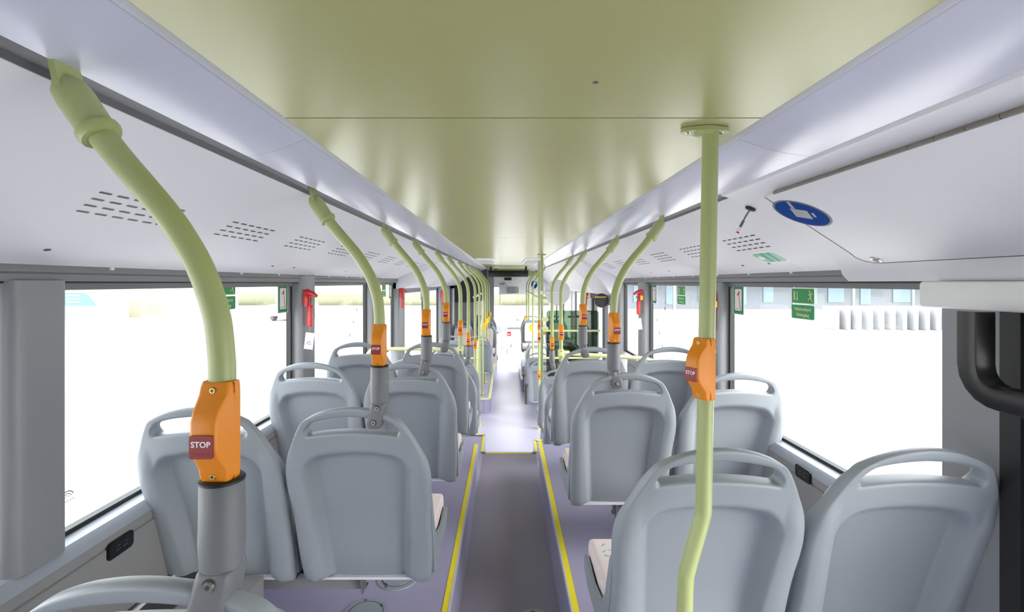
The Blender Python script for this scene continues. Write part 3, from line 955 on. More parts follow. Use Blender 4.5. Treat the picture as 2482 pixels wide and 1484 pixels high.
# main straight pole on the right, bent near the bottom
def straight_pole(x, y, label, z0, ztop=.309, m=M_POLE, path=None, r=PR, flange=True):
    e = thing('grab_pole', label, 'grab pole', (x, y, E), 0, 'lime green grab poles')
    b = MB(); b.tube(path or [(0, 0, ztop), (0, 0, z0)], r, m, 22); b.build('pole', e)
    if flange:
        b = MB()
        b.prism(arc(.03, 0, .017, -80, 80, 8) + arc(0, 0, .026, 60, 120, 4) + arc(-.03, 0, .017, 100, 260, 8) + arc(0, 0, .026, 240, 300, 4), (0, 0, 1), .008, m, o=(0, 0, ztop - .008), u=(1, 0, 0), v=(0, 1, 0))
        b.tube([(0, 0, ztop - .006), (0, 0, ztop - .012), (0, 0, ztop - .014)], [.021, .0195, .0165], m, 22)
        b.build('ceiling_flange', e)
        for sx in (-1, 1):
            sc = link('screw', ME_SCRS, e, (sx * .033, 0, ztop - .008)); sc.rotation_euler = (math.radians(90), 0, 0)
    return e
pp = [Vector((0.012, 0, .309)), Vector((0, 0, -.33)), Vector((-.002, 0, -.45)), Vector((-.006, 0, -.475)), Vector((-.035, -.004, -.57)), Vector((-.040, -.004, -.60)), Vector((-.041, 0, -.70)), Vector((-.041, 0, -1.26))]
pp = pp[:2] + smooth_path(pp[2:7], 6)[1:] + pp[7:]
ep = straight_pole(.398, .985, 'straight lime pole right of centre, bent near the bottom, orange stop box side-on', -1.27, path=pp)
add_stop_box(ep, .002, 0, -.232, math.radians(-62))
b = MB(); b.tube([(-.041, 0, -1.27 + h) for h in (0, .004, .03, .05)], [.034, .033, .021, .0165], M_POLE, 20); b.build('foot', ep)

e2 = straight_pole(.385, 5.32, 'tall straight pole carrying the round mirror arm', -1.95, r=.0155)
b = MB(); b.box(.0, .09, -.02, .02, -.56, -.53, M_POLE2); b.build('tee_clamp', e2)
e3 = straight_pole(.437, 6.54, 'tall straight pole with three stop boxes at the stair edge', -1.95)
for z in (-.62, -.79, -1.28):
    add_stop_box(e3, 0, 0, z, 0, ME_BTNB if z == -.79 else None)
b = MB(); b.tube([(0, 0, -1.95 + h) for h in (0, .08, .085)], [.028, .028, .016], M_POLE2, 18); b.build('foot', e3)

# horizontal rails
def rail(pts, label, r=.0155, tee=None, name='handrail'):
    P = [Vector(p) for p in pts]; o = P[0]
    e = thing(name, label, 'handrail', o)
    b = MB(); b.tube(smooth_path([p - o for p in P], 6), r, M_POLE2, 16); b.build('rail', e)
    if tee:
        s = tee
        b = MB(); b.rbox(-.024, .024, -.024, .024, -.035, .035, M_POLE2, .01)
        b.rbox(min(0, s * .07), max(0, s * .07), -.022, .022, -.022, .022, M_POLE2, .008)
        b.build('tee_clamp', e)
        for dx, dz in ((0, .022), (0, -.022), (s * .045, 0)):
            b = MB(); b.cyl((dx, -.0235, dz), (0, -1, 0), .006, .003, M_SCREW, 10); b.build('bolt', e)
    return e
rail([(-.371, 3.97, E - .545), (-.6, 3.97, E - .535), (-.95, 3.97, E - .535), (-1.08, 3.97, E - .545), (-1.12, 3.97, E - .58)], 'pale yellow horizontal rail from the fifth left pole to the left wall', tee=-1)
rail([(.438, 3.93, E - .565), (.7, 3.90, E - .575), (1.0, 3.8, E - .58), (1.10, 3.76, E - .59), (1.13, 3.74, E - .62)], 'pale yellow horizontal rail from the third right pole to the right wall', tee=1)
rail([(-.385, 5.84, E - .17), (-.385, 6.7, E - .165), (-.385, 7.6, E - .16)], 'short horizontal rail joining three left poles at head height')
rail([(.447, 8.13, E - .19), (.447, 9.6, E - .19), (.447, 10.6, E - .19)], 'horizontal rail joining the front right poles at head height')
rail([(.437, 6.54, E - .20), (.60, 6.62, E - .21), (.44, 7.2, E - .20), (.437, 8.13, E - .19)], 'curved rail from the stop-box post to the front right poles')
# side gate with a bent post at the left stair
e = thing('luggage_rail', 'pale yellow bent post with cross bars at the front left platform corner', 'handrail', (-.34, 7.1, ZLOW))
b = MB(); b.tube(smooth_path([(.0, 0, 1.70), (.0, 0, 1.5), (-.02, 0, 1.30), (-.075, 0, 1.02), (-.08, 0, .90), (-.08, 0, .6), (-.08, 0, 0)], 5), .0155, M_POLE2, 14); b.build('post', e)
for z in (.86, .55, .25):
    b = MB(); b.tube([(-.08, 0, z), (-.42, 0, z)], .013, M_POLE2, 12); b.tube([(-.10, 0, z), (-.05, 0, z)], .022, M_POLE2, 12); b.build('cross_bar', e)
# yellow discs on the front poles
for x, y, z, lab in ((-.352, 7.6, -.665, 'nearest yellow disc on the left poles'), (-.352, 8.5, -.665, 'second yellow disc on the left poles'), (-.352, 9.35, -.69, 'third yellow disc on the left poles'), (-.352, 10.3, -.66, 'farthest yellow disc on the left poles'),
                   (.425, 8.13, -.74, 'nearest yellow disc on the right poles'), (.425, 9.6, -.75, 'second yellow disc on the right poles'), (.425, 10.6, -.75, 'farthest yellow disc on the right poles')):
    b = MB(); hs = 1 if x < 0 else -1; b.prism([(hs * (q[0] - .006), q[1]) for q in arc(0, 0, .056, -90, 90, 14)], (0, 1, 0), .02, M_DISC, o=(0, -.03, 0), u=(1, 0, 0), v=(0, 0, 1))
    tag(b.build('marker_disc', loc=(x, y, E + z)), lab, 'disc', 'yellow discs')

# ================================================================= RIGHT-HAND HATCH, DOOR AND FITTINGS
SLR = .4955
def on_box(x, y, off=0.0):
    return Vector((x, y, E + .598 - SLR * x + off))
b = MB()
pr = [(.6515, .272), (.657, .264), (.672, .262), (.69, .256), (.72, .2412), (1.06, .0728), (1.085, .052), (1.10, .028), (1.108, .005), (1.15, .005), (1.15, .33), (.6515, .33)]
b.quads([[Vector((x, Y0, E + z)) for x, z in pr], [Vector((x, 1.495 + max(0, min(x, 1.11) - .65) * .206, E + z)) for x, z in pr], [Vector((x, 1.525 + max(0, min(x, 1.11) - .65) * .206, E + z + (.022 if .1 > abs(z + .4955 * x - .598) else 0))) for x, z in pr]], M_PANEL)
struct(b.build('trim_26'), 'pale grey overhead box above the rear right windows', 'panel')
e = thing('hatch_door', 'pale grey hinged hatch door in the overhead box on the right', 'hatch door', (.733, Y0 + .6, E + .22))
o = Vector(e.location)
kk = 1 / math.hypot(1, SLR); U = Vector((kk, 0, -SLR * kk)); NR = Vector((-SLR * kk, 0, -kk))
b = MB()
a0 = Vector((.718, 0, E + .598 - SLR * .718))
ln = .405
outl = [(-.45, 0), (1.358, 0), (1.372, .05), (1.45, ln - .07), (1.462, ln - .045), (1.458, ln - .02), (1.435, ln - .004), (1.40, ln), (-.45, ln)]
b.prism(outl, NR, .006, M_PANEL, o=a0 - o, u=(0, 1, 0), v=U)
b.build('door_panel', e)
b = MB()
wire = [a0 - o + Vector((0, p[0], 0)) + U * p[1] + NR * .0058 for p in outl[1:]]
b.tube(wire, .0014, M_DARK, 6)
b.build('door_gap', e)
for i in range(34):                                             # piano hinge knuckles
    y = -.44 + i * .0545
    if y > 1.30:
        break
    b = MB(); b.cyl(a0 - o + Vector((-.005, y, 0)) + NR * .003, (0, 1, 0), .0048, .0535, M_HINGE, 10)
    b.build('hinge_knuckle', e)
b = MB()
lk = on_box(1.062, 1.405) + NR * .005 - o
b.tube([lk + NR * h for h in (0, .003, .0045, .0035)], [.017, .016, .012, .0095], M_SCREW, 22)
b.cyl(lk + NR * .0035, NR, .0085, .002, M_BLACK, 18)
b.build('lock', e)
# blue oval sticker
b = MB()
c = on_box(.812, 1.345) + NR * .0062
ov = lambda r, k=1.0: [(r * math.cos(math.radians(a)), r * k * math.sin(math.radians(a))) for a in range(0, 360, 9)]
b.prism(ov(.076), NR, .0006, M_CHAN, o=(0, 0, 0), u=(0, 1, 0), v=U)
b.prism(ov(.070), NR, .0009, M_BLUE, o=(0, 0, 0), u=(0, 1, 0), v=U)
us, vs_ = Vector((0, .60, 0)) + U * .80, U * .60 - Vector((0, .80, 0))
b.prism(rrect(.052, .046, .002), NR, .0012, M_PILLAR, u=us, v=vs_)
b.prism(rrect(.042, .010, .001), NR, .0012, M_PILLAR, o=vs_ * -.012 - us * .048, u=us, v=vs_)
b.prism(rrect(.026, .007, .001), NR, .0012, M_PILLAR, o=vs_ * .034 - us * .004, u=us, v=vs_)
tag(b.build('sticker', loc=c), 'round blue sticker with a pale square symbol on the hatch door', 'sticker')
# network cable from a black grommet
e = thing('network_cable', 'grey network cable with clear plug hanging from a black grommet', 'cable', on_box(.7465, 1.50))
b = MB(); b.tube([NR * h for h in (-.001, .004, .006)], [.016, .015, .008], M_RUB, 20); b.build('grommet', e)
b = MB(); b.tube(smooth_path([(0, 0, -.004), (-.008, .01, -.02), (-.02, .02, -.05)], 5), .0028, M_SLEEVE, 10)
b.tube([(-.014, .015, -.036), (-.022, .022, -.056)], .0042, M_CHAN, 10); b.build('cable', e)
b = MB(); b.box(-.005, .005, -.004, .004, -.022, 0, M_WHITE, M=Matrix.Translation((-.022, .022, -.055)) @ Matrix.Rotation(.45, 4, 'Y')); b.box(-.004, .004, -.0045, -.003, -.022, -.017, M_HAM, M=Matrix.Translation((-.022, .022, -.055)) @ Matrix.Rotation(.45, 4, 'Y')); b.build('plug', e)
# green pictogram on the right side panel
b = MB()
slr = (.262 - .044) / (1.13 - .688); k2 = 1 / math.hypot(1, slr); U2 = Vector((k2, 0, -slr * k2)); N2 = Vector((-slr * k2, 0, -k2))
c = Vector((1.018, 1.90, E + .262 - slr * (1.018 - .688)))
b.prism(rrect(.17, .085, .025), N2, .0008, M_PAPER, u=(0, 1, 0), v=U2)
b.prism(rrect(.16, .075, .022), N2, .0011, M_TEAL, u=(0, 1, 0), v=U2)
for dy in (-.045, .0):
    b.prism([(-.016, -.034), (.006, -.034), (.024, .034), (.002, .034)], N2, .0014, M_GREEN, o=(0, dy + .012, 0), u=(0, 1, 0), v=U2)
b.prism(ov(.014), N2, .0014, M_PAPER, o=Vector((0, .055, 0)), u=(0, 1, 0), v=U2)
tag(b.build('sticker', loc=c), 'pale green pictogram sticker on the sloping right side panel', 'sticker')

# door header box, post and black curved handle
b = MB()
b.rbox(1.06, 1.20, Y0, 1.264, E - .062, E + .004, M_PANELW, .008)
struct(b.build('trim_27'), 'white box over the doorway at the rear right', 'panel')
b = MB()
b.box(1.112, XR + .03, 1.10, 1.253, -.0, E - .06, M_PILLAR)
b.box(1.125, XR + .03, Y0, -.85, -.0, E - .06, M_DARK)
struct(b.build('trim_28', smooth=None), 'grey post beside the rear right doorway', 'pillar')
b = MB()
b.box(1.105, 1.135, 1.055, 1.10, 0, E - .06, M_RUB)
b.box(1.135, 1.165, .86, 1.055, -.28, E - .06, M_DARK)
b.box(1.14, 1.16, .84, .90, -.28, E - .06, M_RUB)
struct(b.build('trim_29', smooth=None), 'black rubber seal beside the rear right doorway', 'seal')
e = thing('door_2', 'glazed rear door beside the camera on the right', 'door', (1.17, 0, -.28)); e['kind'] = 'structure'
g = MB(); g.box(-.002, .002, -.85, .86, 0, E + .28 - .06, M_GLASS); g.build('door_pane', e, smooth=None)
e = thing('door_handle_bar', 'black curved bracket hanging under the white box at the right edge', 'bracket', (.985, 1.03, E))
path = [(0, 0, -.06), (0, 0, -.15)] + [(0, -.06 + .06 * math.cos(math.radians(a)), -.17 - .06 * math.sin(math.radians(a))) for a in (0, 20, 40, 60, 80, 90)] + [(0, -.12, -.23), (0, -.30, -.23)]
b = MB(); rings = []
P = [Vector(p) for p in path]
for i, p in enumerate(P):
    t = (P[min(i + 1, len(P) - 1)] - P[max(i - 1, 0)]).normalized(); nn = Vector((1, 0, 0)).cross(t)
    rings.append([p + Vector((q[0], 0, 0)) + nn * q[1] for q in rrect(.045, .045, .006, 2)])
b.quads(rings, M_BLACK); b.build('bar', e)
b = MB(); b.rbox(1.045, 1.10, .60, .945, E - .16, E - .062, M_PILLAR, .015)
tag(b.build('door_motor_cover'), 'grey rounded cover under the white box at the right edge', 'cover')

# ---------------- hammers, tags, stickers, sockets
def hammer(x, y, z, s, label, tag_kind=None, yellow=False, dy=0.0):
    """s: +1 on the left wall (projecting to +x), -1 on the right."""
    e = thing('safety_hammer', label, 'hammer', (x, y, z), 0, 'red safety hammers')
    b = MB(); b.rbox(min(0, s * .028), max(0, s * .028), -.022, .022, -.075, -.005, M_HAM, .006); b.build('holder', e)
    b = MB()
    b.tube([(s * .002, -.0, .0), (s * .02, -.004, .004), (s * .05, -.012, -.004), (s * .072, -.016, -.018)], [.017, .018, .013, .009], M_HAM, 14)
    b.build('hammer_head', e)
    b = MB()
    b.tube([(s * .03, -.004, -.01), (s * .032, -.004, -.07)], .010, M_HAM, 12)
    b.rbox(s * .030 - .014, s * .030 + .014, -.014, .010, -.185, -.065, M_HAM, .007)
    for i in range(9):
        b.box(s * .044 - .002, s * .044 + .002, -.013, .006, -.178 + i * .0115, -.172 + i * .0115, M_HAM)
    b.build('hammer_grip', e)
    b = MB(); b.rbox(s * .046 - .004, s * .046 + .004, -.016, .002, -.055, -.030, M_GREENP, .003); b.build('indicator', e)
    if yellow:
        b = MB(); b.box(min(s * -.001, s * .02), max(s * -.001, s * .02), -.0235, -.022, -.062, -.030, M_DISC); b.build('yellow_label', e, smooth=None)
    if tag_kind:
        b = MB(); b.tube([(s * .03, -.006, -.18), (s * .033, -.008, -.205), (s * .028, -.01, -.215)], .0006, M_PAPER, 5); b.build('tag_string', e)
        b = MB()
        M = Matrix.Translation((s * .03, -.012, -.262)) @ Matrix.Rotation(.12 * s, 4, 'Y')
        b.box(-.024, .024, -.0008, .0008, -.045, .045, M_PAPER, M=M)
        if tag_kind == 'blue':
            b.prism([(.010 * math.cos(math.radians(a)), .010 * math.sin(math.radians(a))) for a in range(0, 181, 20)] + [(.007 * math.cos(math.radians(a)), .007 * math.sin(math.radians(a))) for a in range(180, -1, -20)], (0, -1, 0), .0006, M_BLUE, o=M @ Vector((0, -.0008, -.012)), u=(1, 0, 0), v=(0, 0, 1))
            b.box(-.016, .016, -.0014, -.0008, -.018, -.0155, M_BLUE, M=M)
        b.build('paper_tag', e, smooth=None)
    return e
hammer(-1.105, 2.69, E - .055, 1, 'red safety hammer with paper tag on the nearest left window pillar', 'blue')
hammer(-1.105, 5.09, E - .075, 1, 'red safety hammer on the left pillar where the side cover drops')
hammer(-1.105, 8.34, E - .155, 1, 'small red safety hammer farthest along the left wall')
hammer(1.115, 2.62, E - .068, -1, 'red safety hammer with white tag on the nearest right window pillar', 'white', True)
hammer(1.115, 4.03, E - .075, -1, 'red safety hammer with tag on the second right window pillar', 'blue', True)
hammer(1.115, 6.7, E - .14, -1, 'small red safety hammer beyond the middle door on the right', None, True)

def hammer_sticker(x, y, z, s, label):
    """Green framed sticker with a red hammer; faces into the bus."""
    b = MB(); u = Vector((0, -s, 0)) if False else Vector((0, s, 0)); n = Vector((s, 0, 0))
    if s < 0:
        u = Vector((0, -1, 0))
    W_, H_ = .118, .150
    b.prism(rrect(W_, H_, .003), n, .0006, M_PAPER, u=u, v=(0, 0, 1))
    b.prism(rrect(W_ - .012, H_ - .008, .002), n, .0009, M_GREEN, u=u, v=(0, 0, 1))
    b.prism(rrect(W_ - .040, H_ - .036, .010), n, .0012, M_RUB, u=u, v=(0, 0, 1))
    b.prism(rrect(W_ - .044, H_ - .040, .009), n, .0014, M_PAPER, u=u, v=(0, 0, 1))
    b.prism([(.006, .030), (.010, .030), (.026, -.050), (.019, -.050)], n, .0017, M_HAM, u=u, v=(0, 0, 1))
    b.prism([(-.016, .020), (.004, .040), (.016, .046), (.012, .034), (.012, .026)], n, .0017, M_HAM, u=u, v=(0, 0, 1))
    b.prism([(-.030, -.046), (.008, -.046), (.008, -.044), (-.030, -.044)], n, .0017, M_RUB, u=u, v=(0, 0, 1))
    return tag(b.build('hammer_sticker', loc=(x, y, z)), label, 'sticker', 'green hammer stickers')
GX = .0026
hammer_sticker(XL + GX, 2.565, E - .082, 1, 'green hammer sticker at the far end of the nearest left window')
hammer_sticker(XL + GX, 4.94, E - .082, 1, 'green hammer sticker in the third narrow left window')
hammer_sticker(XL + GX, 6.72, E - .15, 1, 'small green hammer sticker in the fourth left window')
hammer_sticker(XR - GX, 2.49, E - .086, -1, 'green hammer sticker at the far end of the nearest right window')
hammer_sticker(XR - GX, 3.90, E - .088, -1, 'green hammer sticker at the far end of the second right window')

def exit_sign(x, y, z, s, label, mirrored=False):
    b = MB(); n = Vector((s, 0, 0)); u = Vector((0, s, 0))
    v = (0, 0, 1)
    up = .030
    b.prism(rrect(.150, .062, .004), n, .0005, M_POLE2, o=(0, 0, up), u=u, v=v)
    b.prism(rrect(.144, .056, .003), n, .0008, M_GREEN, o=(0, 0, up), u=u, v=v)
    b.prism(rrect(.010, .036, .0005), n, .0012, M_POLE2, o=u * -.055 + Vector((0, 0, up)), u=u, v=v)
    b.prism([(-.0022, .018), (.0022, .018), (.0022, -.010), (.006, -.010), (0, -.020), (-.006, -.010), (-.0022, -.010)], n, .0012, M_POLE2, o=u * -.036 + Vector((0, 0, up)), u=u, v=v)
    # running figure
    c = u * .05 + Vector((0, 0, up))
    b.prism([(.0045 * math.cos(math.radians(a)), .0045 * math.sin(math.radians(a))) for a in range(0, 360, 30)], n, .0012, M_POLE2, o=c + u * -.004 + Vector((0, 0, .018)), u=u, v=v)
    for poly in ([(-.005, .012), (.006, .010), (.006, -.006), (-.002, -.008)], [(-.004, .011), (-.014, .003), (-.012, .001), (-.002, .007)], [(.004, .010), (.014, .006), (.016, .010), (.013, .012), (.004, .013)],
                 [(-.002, -.007), (-.012, -.010), (-.015, -.019), (-.012, -.019), (-.009, -.012), (.002, -.010)], [(.001, -.006), (.006, -.006), (.010, -.016), (.014, -.022), (.010, -.023), (.006, -.017), (.003, -.011)]):
        b.prism(poly, n, .0012, M_POLE2, o=c, u=u, v=v)
    b.prism(rrect(.150, .056, .008), n, .0008, M_GREEN, o=(0, 0, -.034), u=u, v=v)
    b.text('Hätäuloskäynti', .0185, M_POLE2, Vector((0, 0, -.023)) + n * .0008, u, v, n, t=.0004, bold=.0003)
    b.text('Nödutgång', .0185, M_POLE2, Vector((0, 0, -.046)) + n * .0008, u, v, n, t=.0004, bold=.0003)
    return tag(b.build('exit_sign', loc=(x, y, z)), label, 'exit sign', 'green exit signs')
exit_sign(XR - GX, 1.95, E - .082, -1, 'green emergency exit sign in the nearest right window')
exit_sign(XR - GX, 3.30, E - .082, -1, 'green emergency exit sign in the second right window')
exit_sign(XL + GX, 2.04, E - .05, 1, 'green emergency exit sign half hidden by the nearest left pole')
exit_sign(XL + GX, 4.68, E - .07, 1, 'green emergency exit sign in the third narrow left window')

# small oval glass marks
for s, x, pts in ((1, XL + GX, ((3.83, -.21), (3.75, -.30), (3.67, -.39))), (-1, XR - GX, ((3.83, -.29), (3.77, -.385), (3.7, -.48), (3.64, -.19)))):
    for i, (y, z) in enumerate(sorted(pts, key=lambda q: -q[1])):
        b = MB(); b.prism(ov(.010, 1.4), (s, 0, 0), .0006, M_KIOSKB, u=(0, 1, 0), v=(0, 0, 1))
        tag(b.build('glass_mark', loc=(x, y, E + z)), '%s blue-grey oval mark down the far edge of the second %s window' % (('top', 'second', 'third', 'lowest')[i], 'left' if s > 0 else 'right'), 'glass mark', 'oval glass marks')
# maker's mark etched in the nearest left window
b = MB()
for r, t in ((.022, .0025), (.015, .002), (.009, .0014)):
    pa = [(r * math.cos(math.radians(a)), r * math.sin(math.radians(a))) for a in range(20, 161, 14)]
    pb = [((r - t) * math.cos(math.radians(a)), (r - t) * .95 * math.sin(math.radians(a))) for a in range(160, 19, -14)]
    b.prism(pa + pb, (1, 0, 0), .0003, M_HEAD, u=(0, 1, 0), v=(0, 0, 1))
b.text('ZKHT', .012, M_HEAD, (0, 0, -.006), (0, 1.5, 0), (0, 0, 1), (1, 0, 0), t=.0003)
for i in range(6):
    b.box(0, .0003, -.024, .02 - .004 * (i % 3), -.020 - i * .005, -.0192 - i * .005, M_PILLAR)
tag(b.build('glass_mark', loc=(XL + GX, 1.305, E - .575)), 'grey arc-shaped maker mark low in the nearest left window', 'glass mark')

def socket(x, y, z, s, label):
    e = thing('charging_socket', label, 'charging socket', (x, y, z), 0, 'charging sockets')
    b = MB(); n = (s, 0, 0); u = Vector((0, s, 0))
    b.prism(rrect(.094, .048, .012), n, .004, M_BLACK, u=u, v=(0, 0, 1)); b.prism(rrect(.088, .042, .010), n, .0055, M_BLACK, u=u, v=(0, 0, 1))
    for dx in (-.012, .014):
        b.prism(rrect(.017, .0012, .0005, 2), n, .0062, M_SLEEVE, o=u * dx + Vector((0, 0, -.006)), u=u, v=(0, 0, 1))
    b.build('faceplate', e)
    for dx in (-.012, .014):
        b = MB(); b.prism(rrect(.013, .005, .0012, 2), n, .0008, M_RUB, o=u * dx + Vector((s * .0055, 0, .005)), u=u, v=(0, 0, 1))
        b.prism(rrect(.010, .0012, .0004, 2), n, .0012, M_SCREW, o=u * dx + Vector((s * .0055, 0, .006)), u=u, v=(0, 0, 1)); b.build('usb_port', e)
    return e
socket(-1.098, 1.395, E - .745, 1, 'black charging socket on the left wall beside the second-row window seat')
socket(1.108, 1.83, E - .712, -1, 'black charging socket on the right wall between the two nearest rows')

# ================================================================= MIDDLE AND FRONT OF THE BUS
# middle door region on the right: dark opening trim and glass door leaves
b = MB()
b.box(1.12, 1.20, 5.12, 6.55, E - .2, E + .3, M_DARK)
b.box(1.14, 1.20, 5.12, 5.20, ZLOW, E - .2, M_DARK)
b.box(1.14, 1.20, 6.47, 6.55, ZLOW, E - .2, M_DARK)
struct(b.build('trim_30', smooth=None), 'dark frame around the middle door on the right', 'door frame')
e = thing('door_1', 'dark glazed middle door on the right', 'door', (1.17, 5.8, ZLOW)); e['kind'] = 'structure'
b = MB()
for y0, y1 in ((-.60, -.02), (.02, .66)):
    for (a0, a1, c0, c1) in ((y0, y0 + .06, 0, 1.78), (y1 - .06, y1, 0, 1.78), (y0, y1, 0, .09), (y0, y1, 1.70, 1.78)):
        b.box(-.02, .02, a0, a1, c0, c1, M_DARK)
b.build('door_leaf_frame', e, smooth=None)
g = MB(); g.box(-.002, .002, -.56, .62, .09, 1.70, M_GLASS); g.build('door_pane', e, smooth=None)
add_pillar('right', 6.56, 6.85, ZLOW, E - .05, 'pale right pillar at the front side of the middle door', M_PANEL)
e = thing('door_3', 'glazed front door on the right beside the windscreen', 'door', (1.17, 11.4, ZLOW)); e['kind'] = 'structure'
g = MB(); g.box(-.002, .002, -.98, .98, 0, E - .14 - ZLOW, M_GLASS); g.build('door_pane', e, smooth=None)
b = MB(); b.box(-.015, .015, -.03, .03, 0, E - .14 - ZLOW, M_DARK); b.build('door_edge', e, smooth=None)
b = MB(); b.box(1.13, 1.21, 6.85, 10.4, -.9, E - 1.05, M_WALL); struct(b.build('wall_right_front', smooth=None), 'lower right side wall ahead of the middle door', 'wall')
for i, (y0, y1) in enumerate(((6.9, 8.3), (8.55, 10.1))):
    window(14 + i, 'right', y0, y1, E - .14, E - 1.05, ('right window just ahead of the middle door', 'front right window beside the backward-facing seats')[i])
add_pillar('right', 8.33, 8.52, E - 1.05, E - .1, 'pale right pillar beside the front right platform', M_PANEL)
add_pillar('right', 10.13, 10.4, ZLOW, E - .1, 'pale right pillar near the front door', M_PANEL)
# black round door motor with orange light above the middle door
e = thing('door_drive', 'black round door drive with an orange strip above the middle door', 'door drive', (1.0, 5.15, E - .185))
b = MB(); b.tube([(0, 0, 0), (.0, .03, 0)], .075, M_BLACK, 24); b.build('drive_drum', e)
b = MB(); b.box(-.07, .05, -.004, .0, .03, .042, M_DISC); b.build('orange_strip', e, smooth=None)
# round mirror back on an arm from the tall pole
e = thing('round_mirror', 'grey back of a round mirror on an arm from the tall pole', 'mirror', (.40, 5.30, E - .105))
b = MB(); b.tube([(.155, .0, 0), (.155, .008, 0), (.155, .03, 0)], [.134, .138, .128], M_PANEL, 40)
b.build('mirror_back', e)
b = MB(); b.box(-.03, .17, -.012, -.004, -.012, .014, M_PANELW); b.box(-.035, .02, -.03, .03, -.02, .02, M_PANELW); b.build('arm', e, smooth=None)
for dx, dz in ((.0, .01), (.0, -.01), (.155, .012), (.155, -.012)):
    b = MB(); b.cyl((dx, -.012 if dx else -.03, dz), (0, -1, 0), .004, .003, M_CHAN, 8); b.build('bolt', e)
b = MB(); b.cyl((.155, .03, 0), (0, 1, 0), .126, .003, M_MIRR, 36); b.build('mirror_glass', e)
# green glass screen
e = thing('glass_screen', 'green tinted glass screen beside the middle door', 'screen', (.42, 5.25, ZLOW + .75))
b = MB(); b.prism(rrect(.56, .80, .03), (0, 1, 0), .006, M_GLASSG, o=(.29, 0, .504), u=(1, 0, 0), v=(0, 0, 1)); b.build('glass_pane', e)
for z in (.70, .60):
    b = MB(); b.prism(rrect(.07, .052, .024), (0, 1, 0), .02, M_POLE2, o=(-.005, -.01, z + .11 - .0), u=(1, 0, 0), v=(0, 0, 1)); b.build('glass_clamp', e)
b = MB(); b.tube([(-.03, -.02, .69), (.58, -.02, .69)], .012, M_POLE2, 12); b.build('crossbar', e)
b = MB(); b.tube([(-.03, -.02, .40), (.58, -.02, .40)], .012, M_POLE2, 12); b.build('crossbar', e)
b = MB(); b.tube(smooth_path([(.25, .10, .83), (.40, .10, .83), (.45, .10, .79), (.467, .10, .69), (.467, .10, -.75)], 5), .012, M_POLE2, 12); b.build('hoop_rail', e)
# cab rear wall with ribbed cover and pale board
b = MB()
b.box(-1.13, -.42, 10.70, 10.755, E - .42, E + .30, M_DARK)
b.box(-1.13, -.42, 10.70, 10.755, ZLOW, E - .42, M_PILLAR)
b.box(-1.13, -.42, 10.695, 10.70, E - .435, E - .425, M_CHAN)
struct(b.build('wall_cab', smooth=None), 'dark grey upper wall behind the driver cab at the front left', 'wall')
e = thing('louvre_cover', 'grey ribbed cover panel beside the farthest left hammer', 'cover', (-1.12, 8.6, E - .40))
b = MB(); b.rbox(0, .10, .0, .30, 0, .34, M_PILLAR, .008); b.build('cover_panel', e)
for i in range(5):
    b = MB(); b.box(.02, .09, -.004, .002, .03 + i * .064, .034 + i * .064, M_CHAN); b.build('rib', e, smooth=None)
b = MB(); b.box(-.66, -.50, 10.68, 10.70, E - .70, E - .40, M_PANELW)
tag(b.build('notice_board', smooth=None), 'pale board on the dark wall behind the left poles', 'board')
# ceiling vents
for x, lab in ((-.27, 'square ceiling vent on the left near the front'), (.36, 'square ceiling vent on the right near the front')):
    e = thing('ceiling_vent', lab, 'ceiling vent', (x, 7.0, E + .309))
    b = MB()
    b.quads([[Vector((sx * h, sy * d, z)) for sx, sy in ((-1, -1), (1, -1), (1, 1), (-1, 1))] for h, d, z in ((.125, .80, 0), (.115, .76, -.012), (.09, .60, -.012))], M_PANELW, cap=False); b.build('vent_frame', e, smooth=None)
    b = MB(); b.box(-.095, .095, -.62, .62, -.010, -.008, M_SLEEVE)
    for i in range(16):
        b.box(-.095, .095, -.60 + i * .08, -.575 + i * .08, -.014, -.010, M_PANELW)
    b.build('vent_grille', e, smooth=None)
# hanging black display
e = thing('hanging_display', 'long black destination display hanging below the front of the ceiling', 'display', (.04, 9.5, E + .31))
b = MB(); b.rbox(-.385, .385, -.03, .03, -.195, -.072, M_BLACK, .006); b.build('display_case', e)
for x in (-.34, .34):
    b = MB(); b.box(x - .018, x + .018, -.015, .015, -.074, -.002, M_RUB); b.build('hanger', e, smooth=None)
b = MB(); b.tube([(-.25, 0, -.074), (-.26, 0, -.045), (-.22, 0, -.03)], .010, M_DARK, 8); b.build('cable_loop', e)

# front: windscreen surround, over-screen panel, driver partition
b = MB()
b.box(-1.2, 1.21, Y1, Y1 + .08, -1.0, E - 1.10, M_PANELW)
b.box(-1.2, -1.08, Y1, Y1 + .08, E - 1.10, E + .36, M_PANELW)
b.box(1.09, 1.21, Y1, Y1 + .08, E - 1.10, E + .36, M_PANELW)
b.box(-1.2, 1.21, 11.5, 11.56, E + .16, E + .36, M_CEIL)
b.extrude([(-1.1, E + .17), (1.1, E + .17), (1.1, E - .27), (-.17, E - .27), (-.17, E - .10), (-1.1, E - .10)], 11.55, 11.62, M_PANEL)
b.box(-1.2, 1.21, 11.5, Y1 + .08, E + .3, E + .36, M_PANELW)
struct(b.build('wall_front', smooth=None), 'white front wall around the windscreen', 'wall')
e = thing('window_30', 'tall front windscreen', 'window', (0, Y1 + .04, E - 1.10)); e['kind'] = 'structure'
g = MB(); g.box(-1.08, 1.09, -.003, .003, 0, 1.10 + .14, M_GLASS); g.build('window_pane', e, smooth=None)
b = MB(); b.rbox(.45, 1.05, 11.9, Y1 - .01, E - 1.25, E - 1.02, M_SLEEVE, .04)
tag(b.build('dashboard'), 'grey dashboard shelf below the windscreen', 'dashboard')
e = thing('driver_partition', 'white driver partition with cupboard doors at the front', 'partition', (-.2, 10.75, ZLOW))
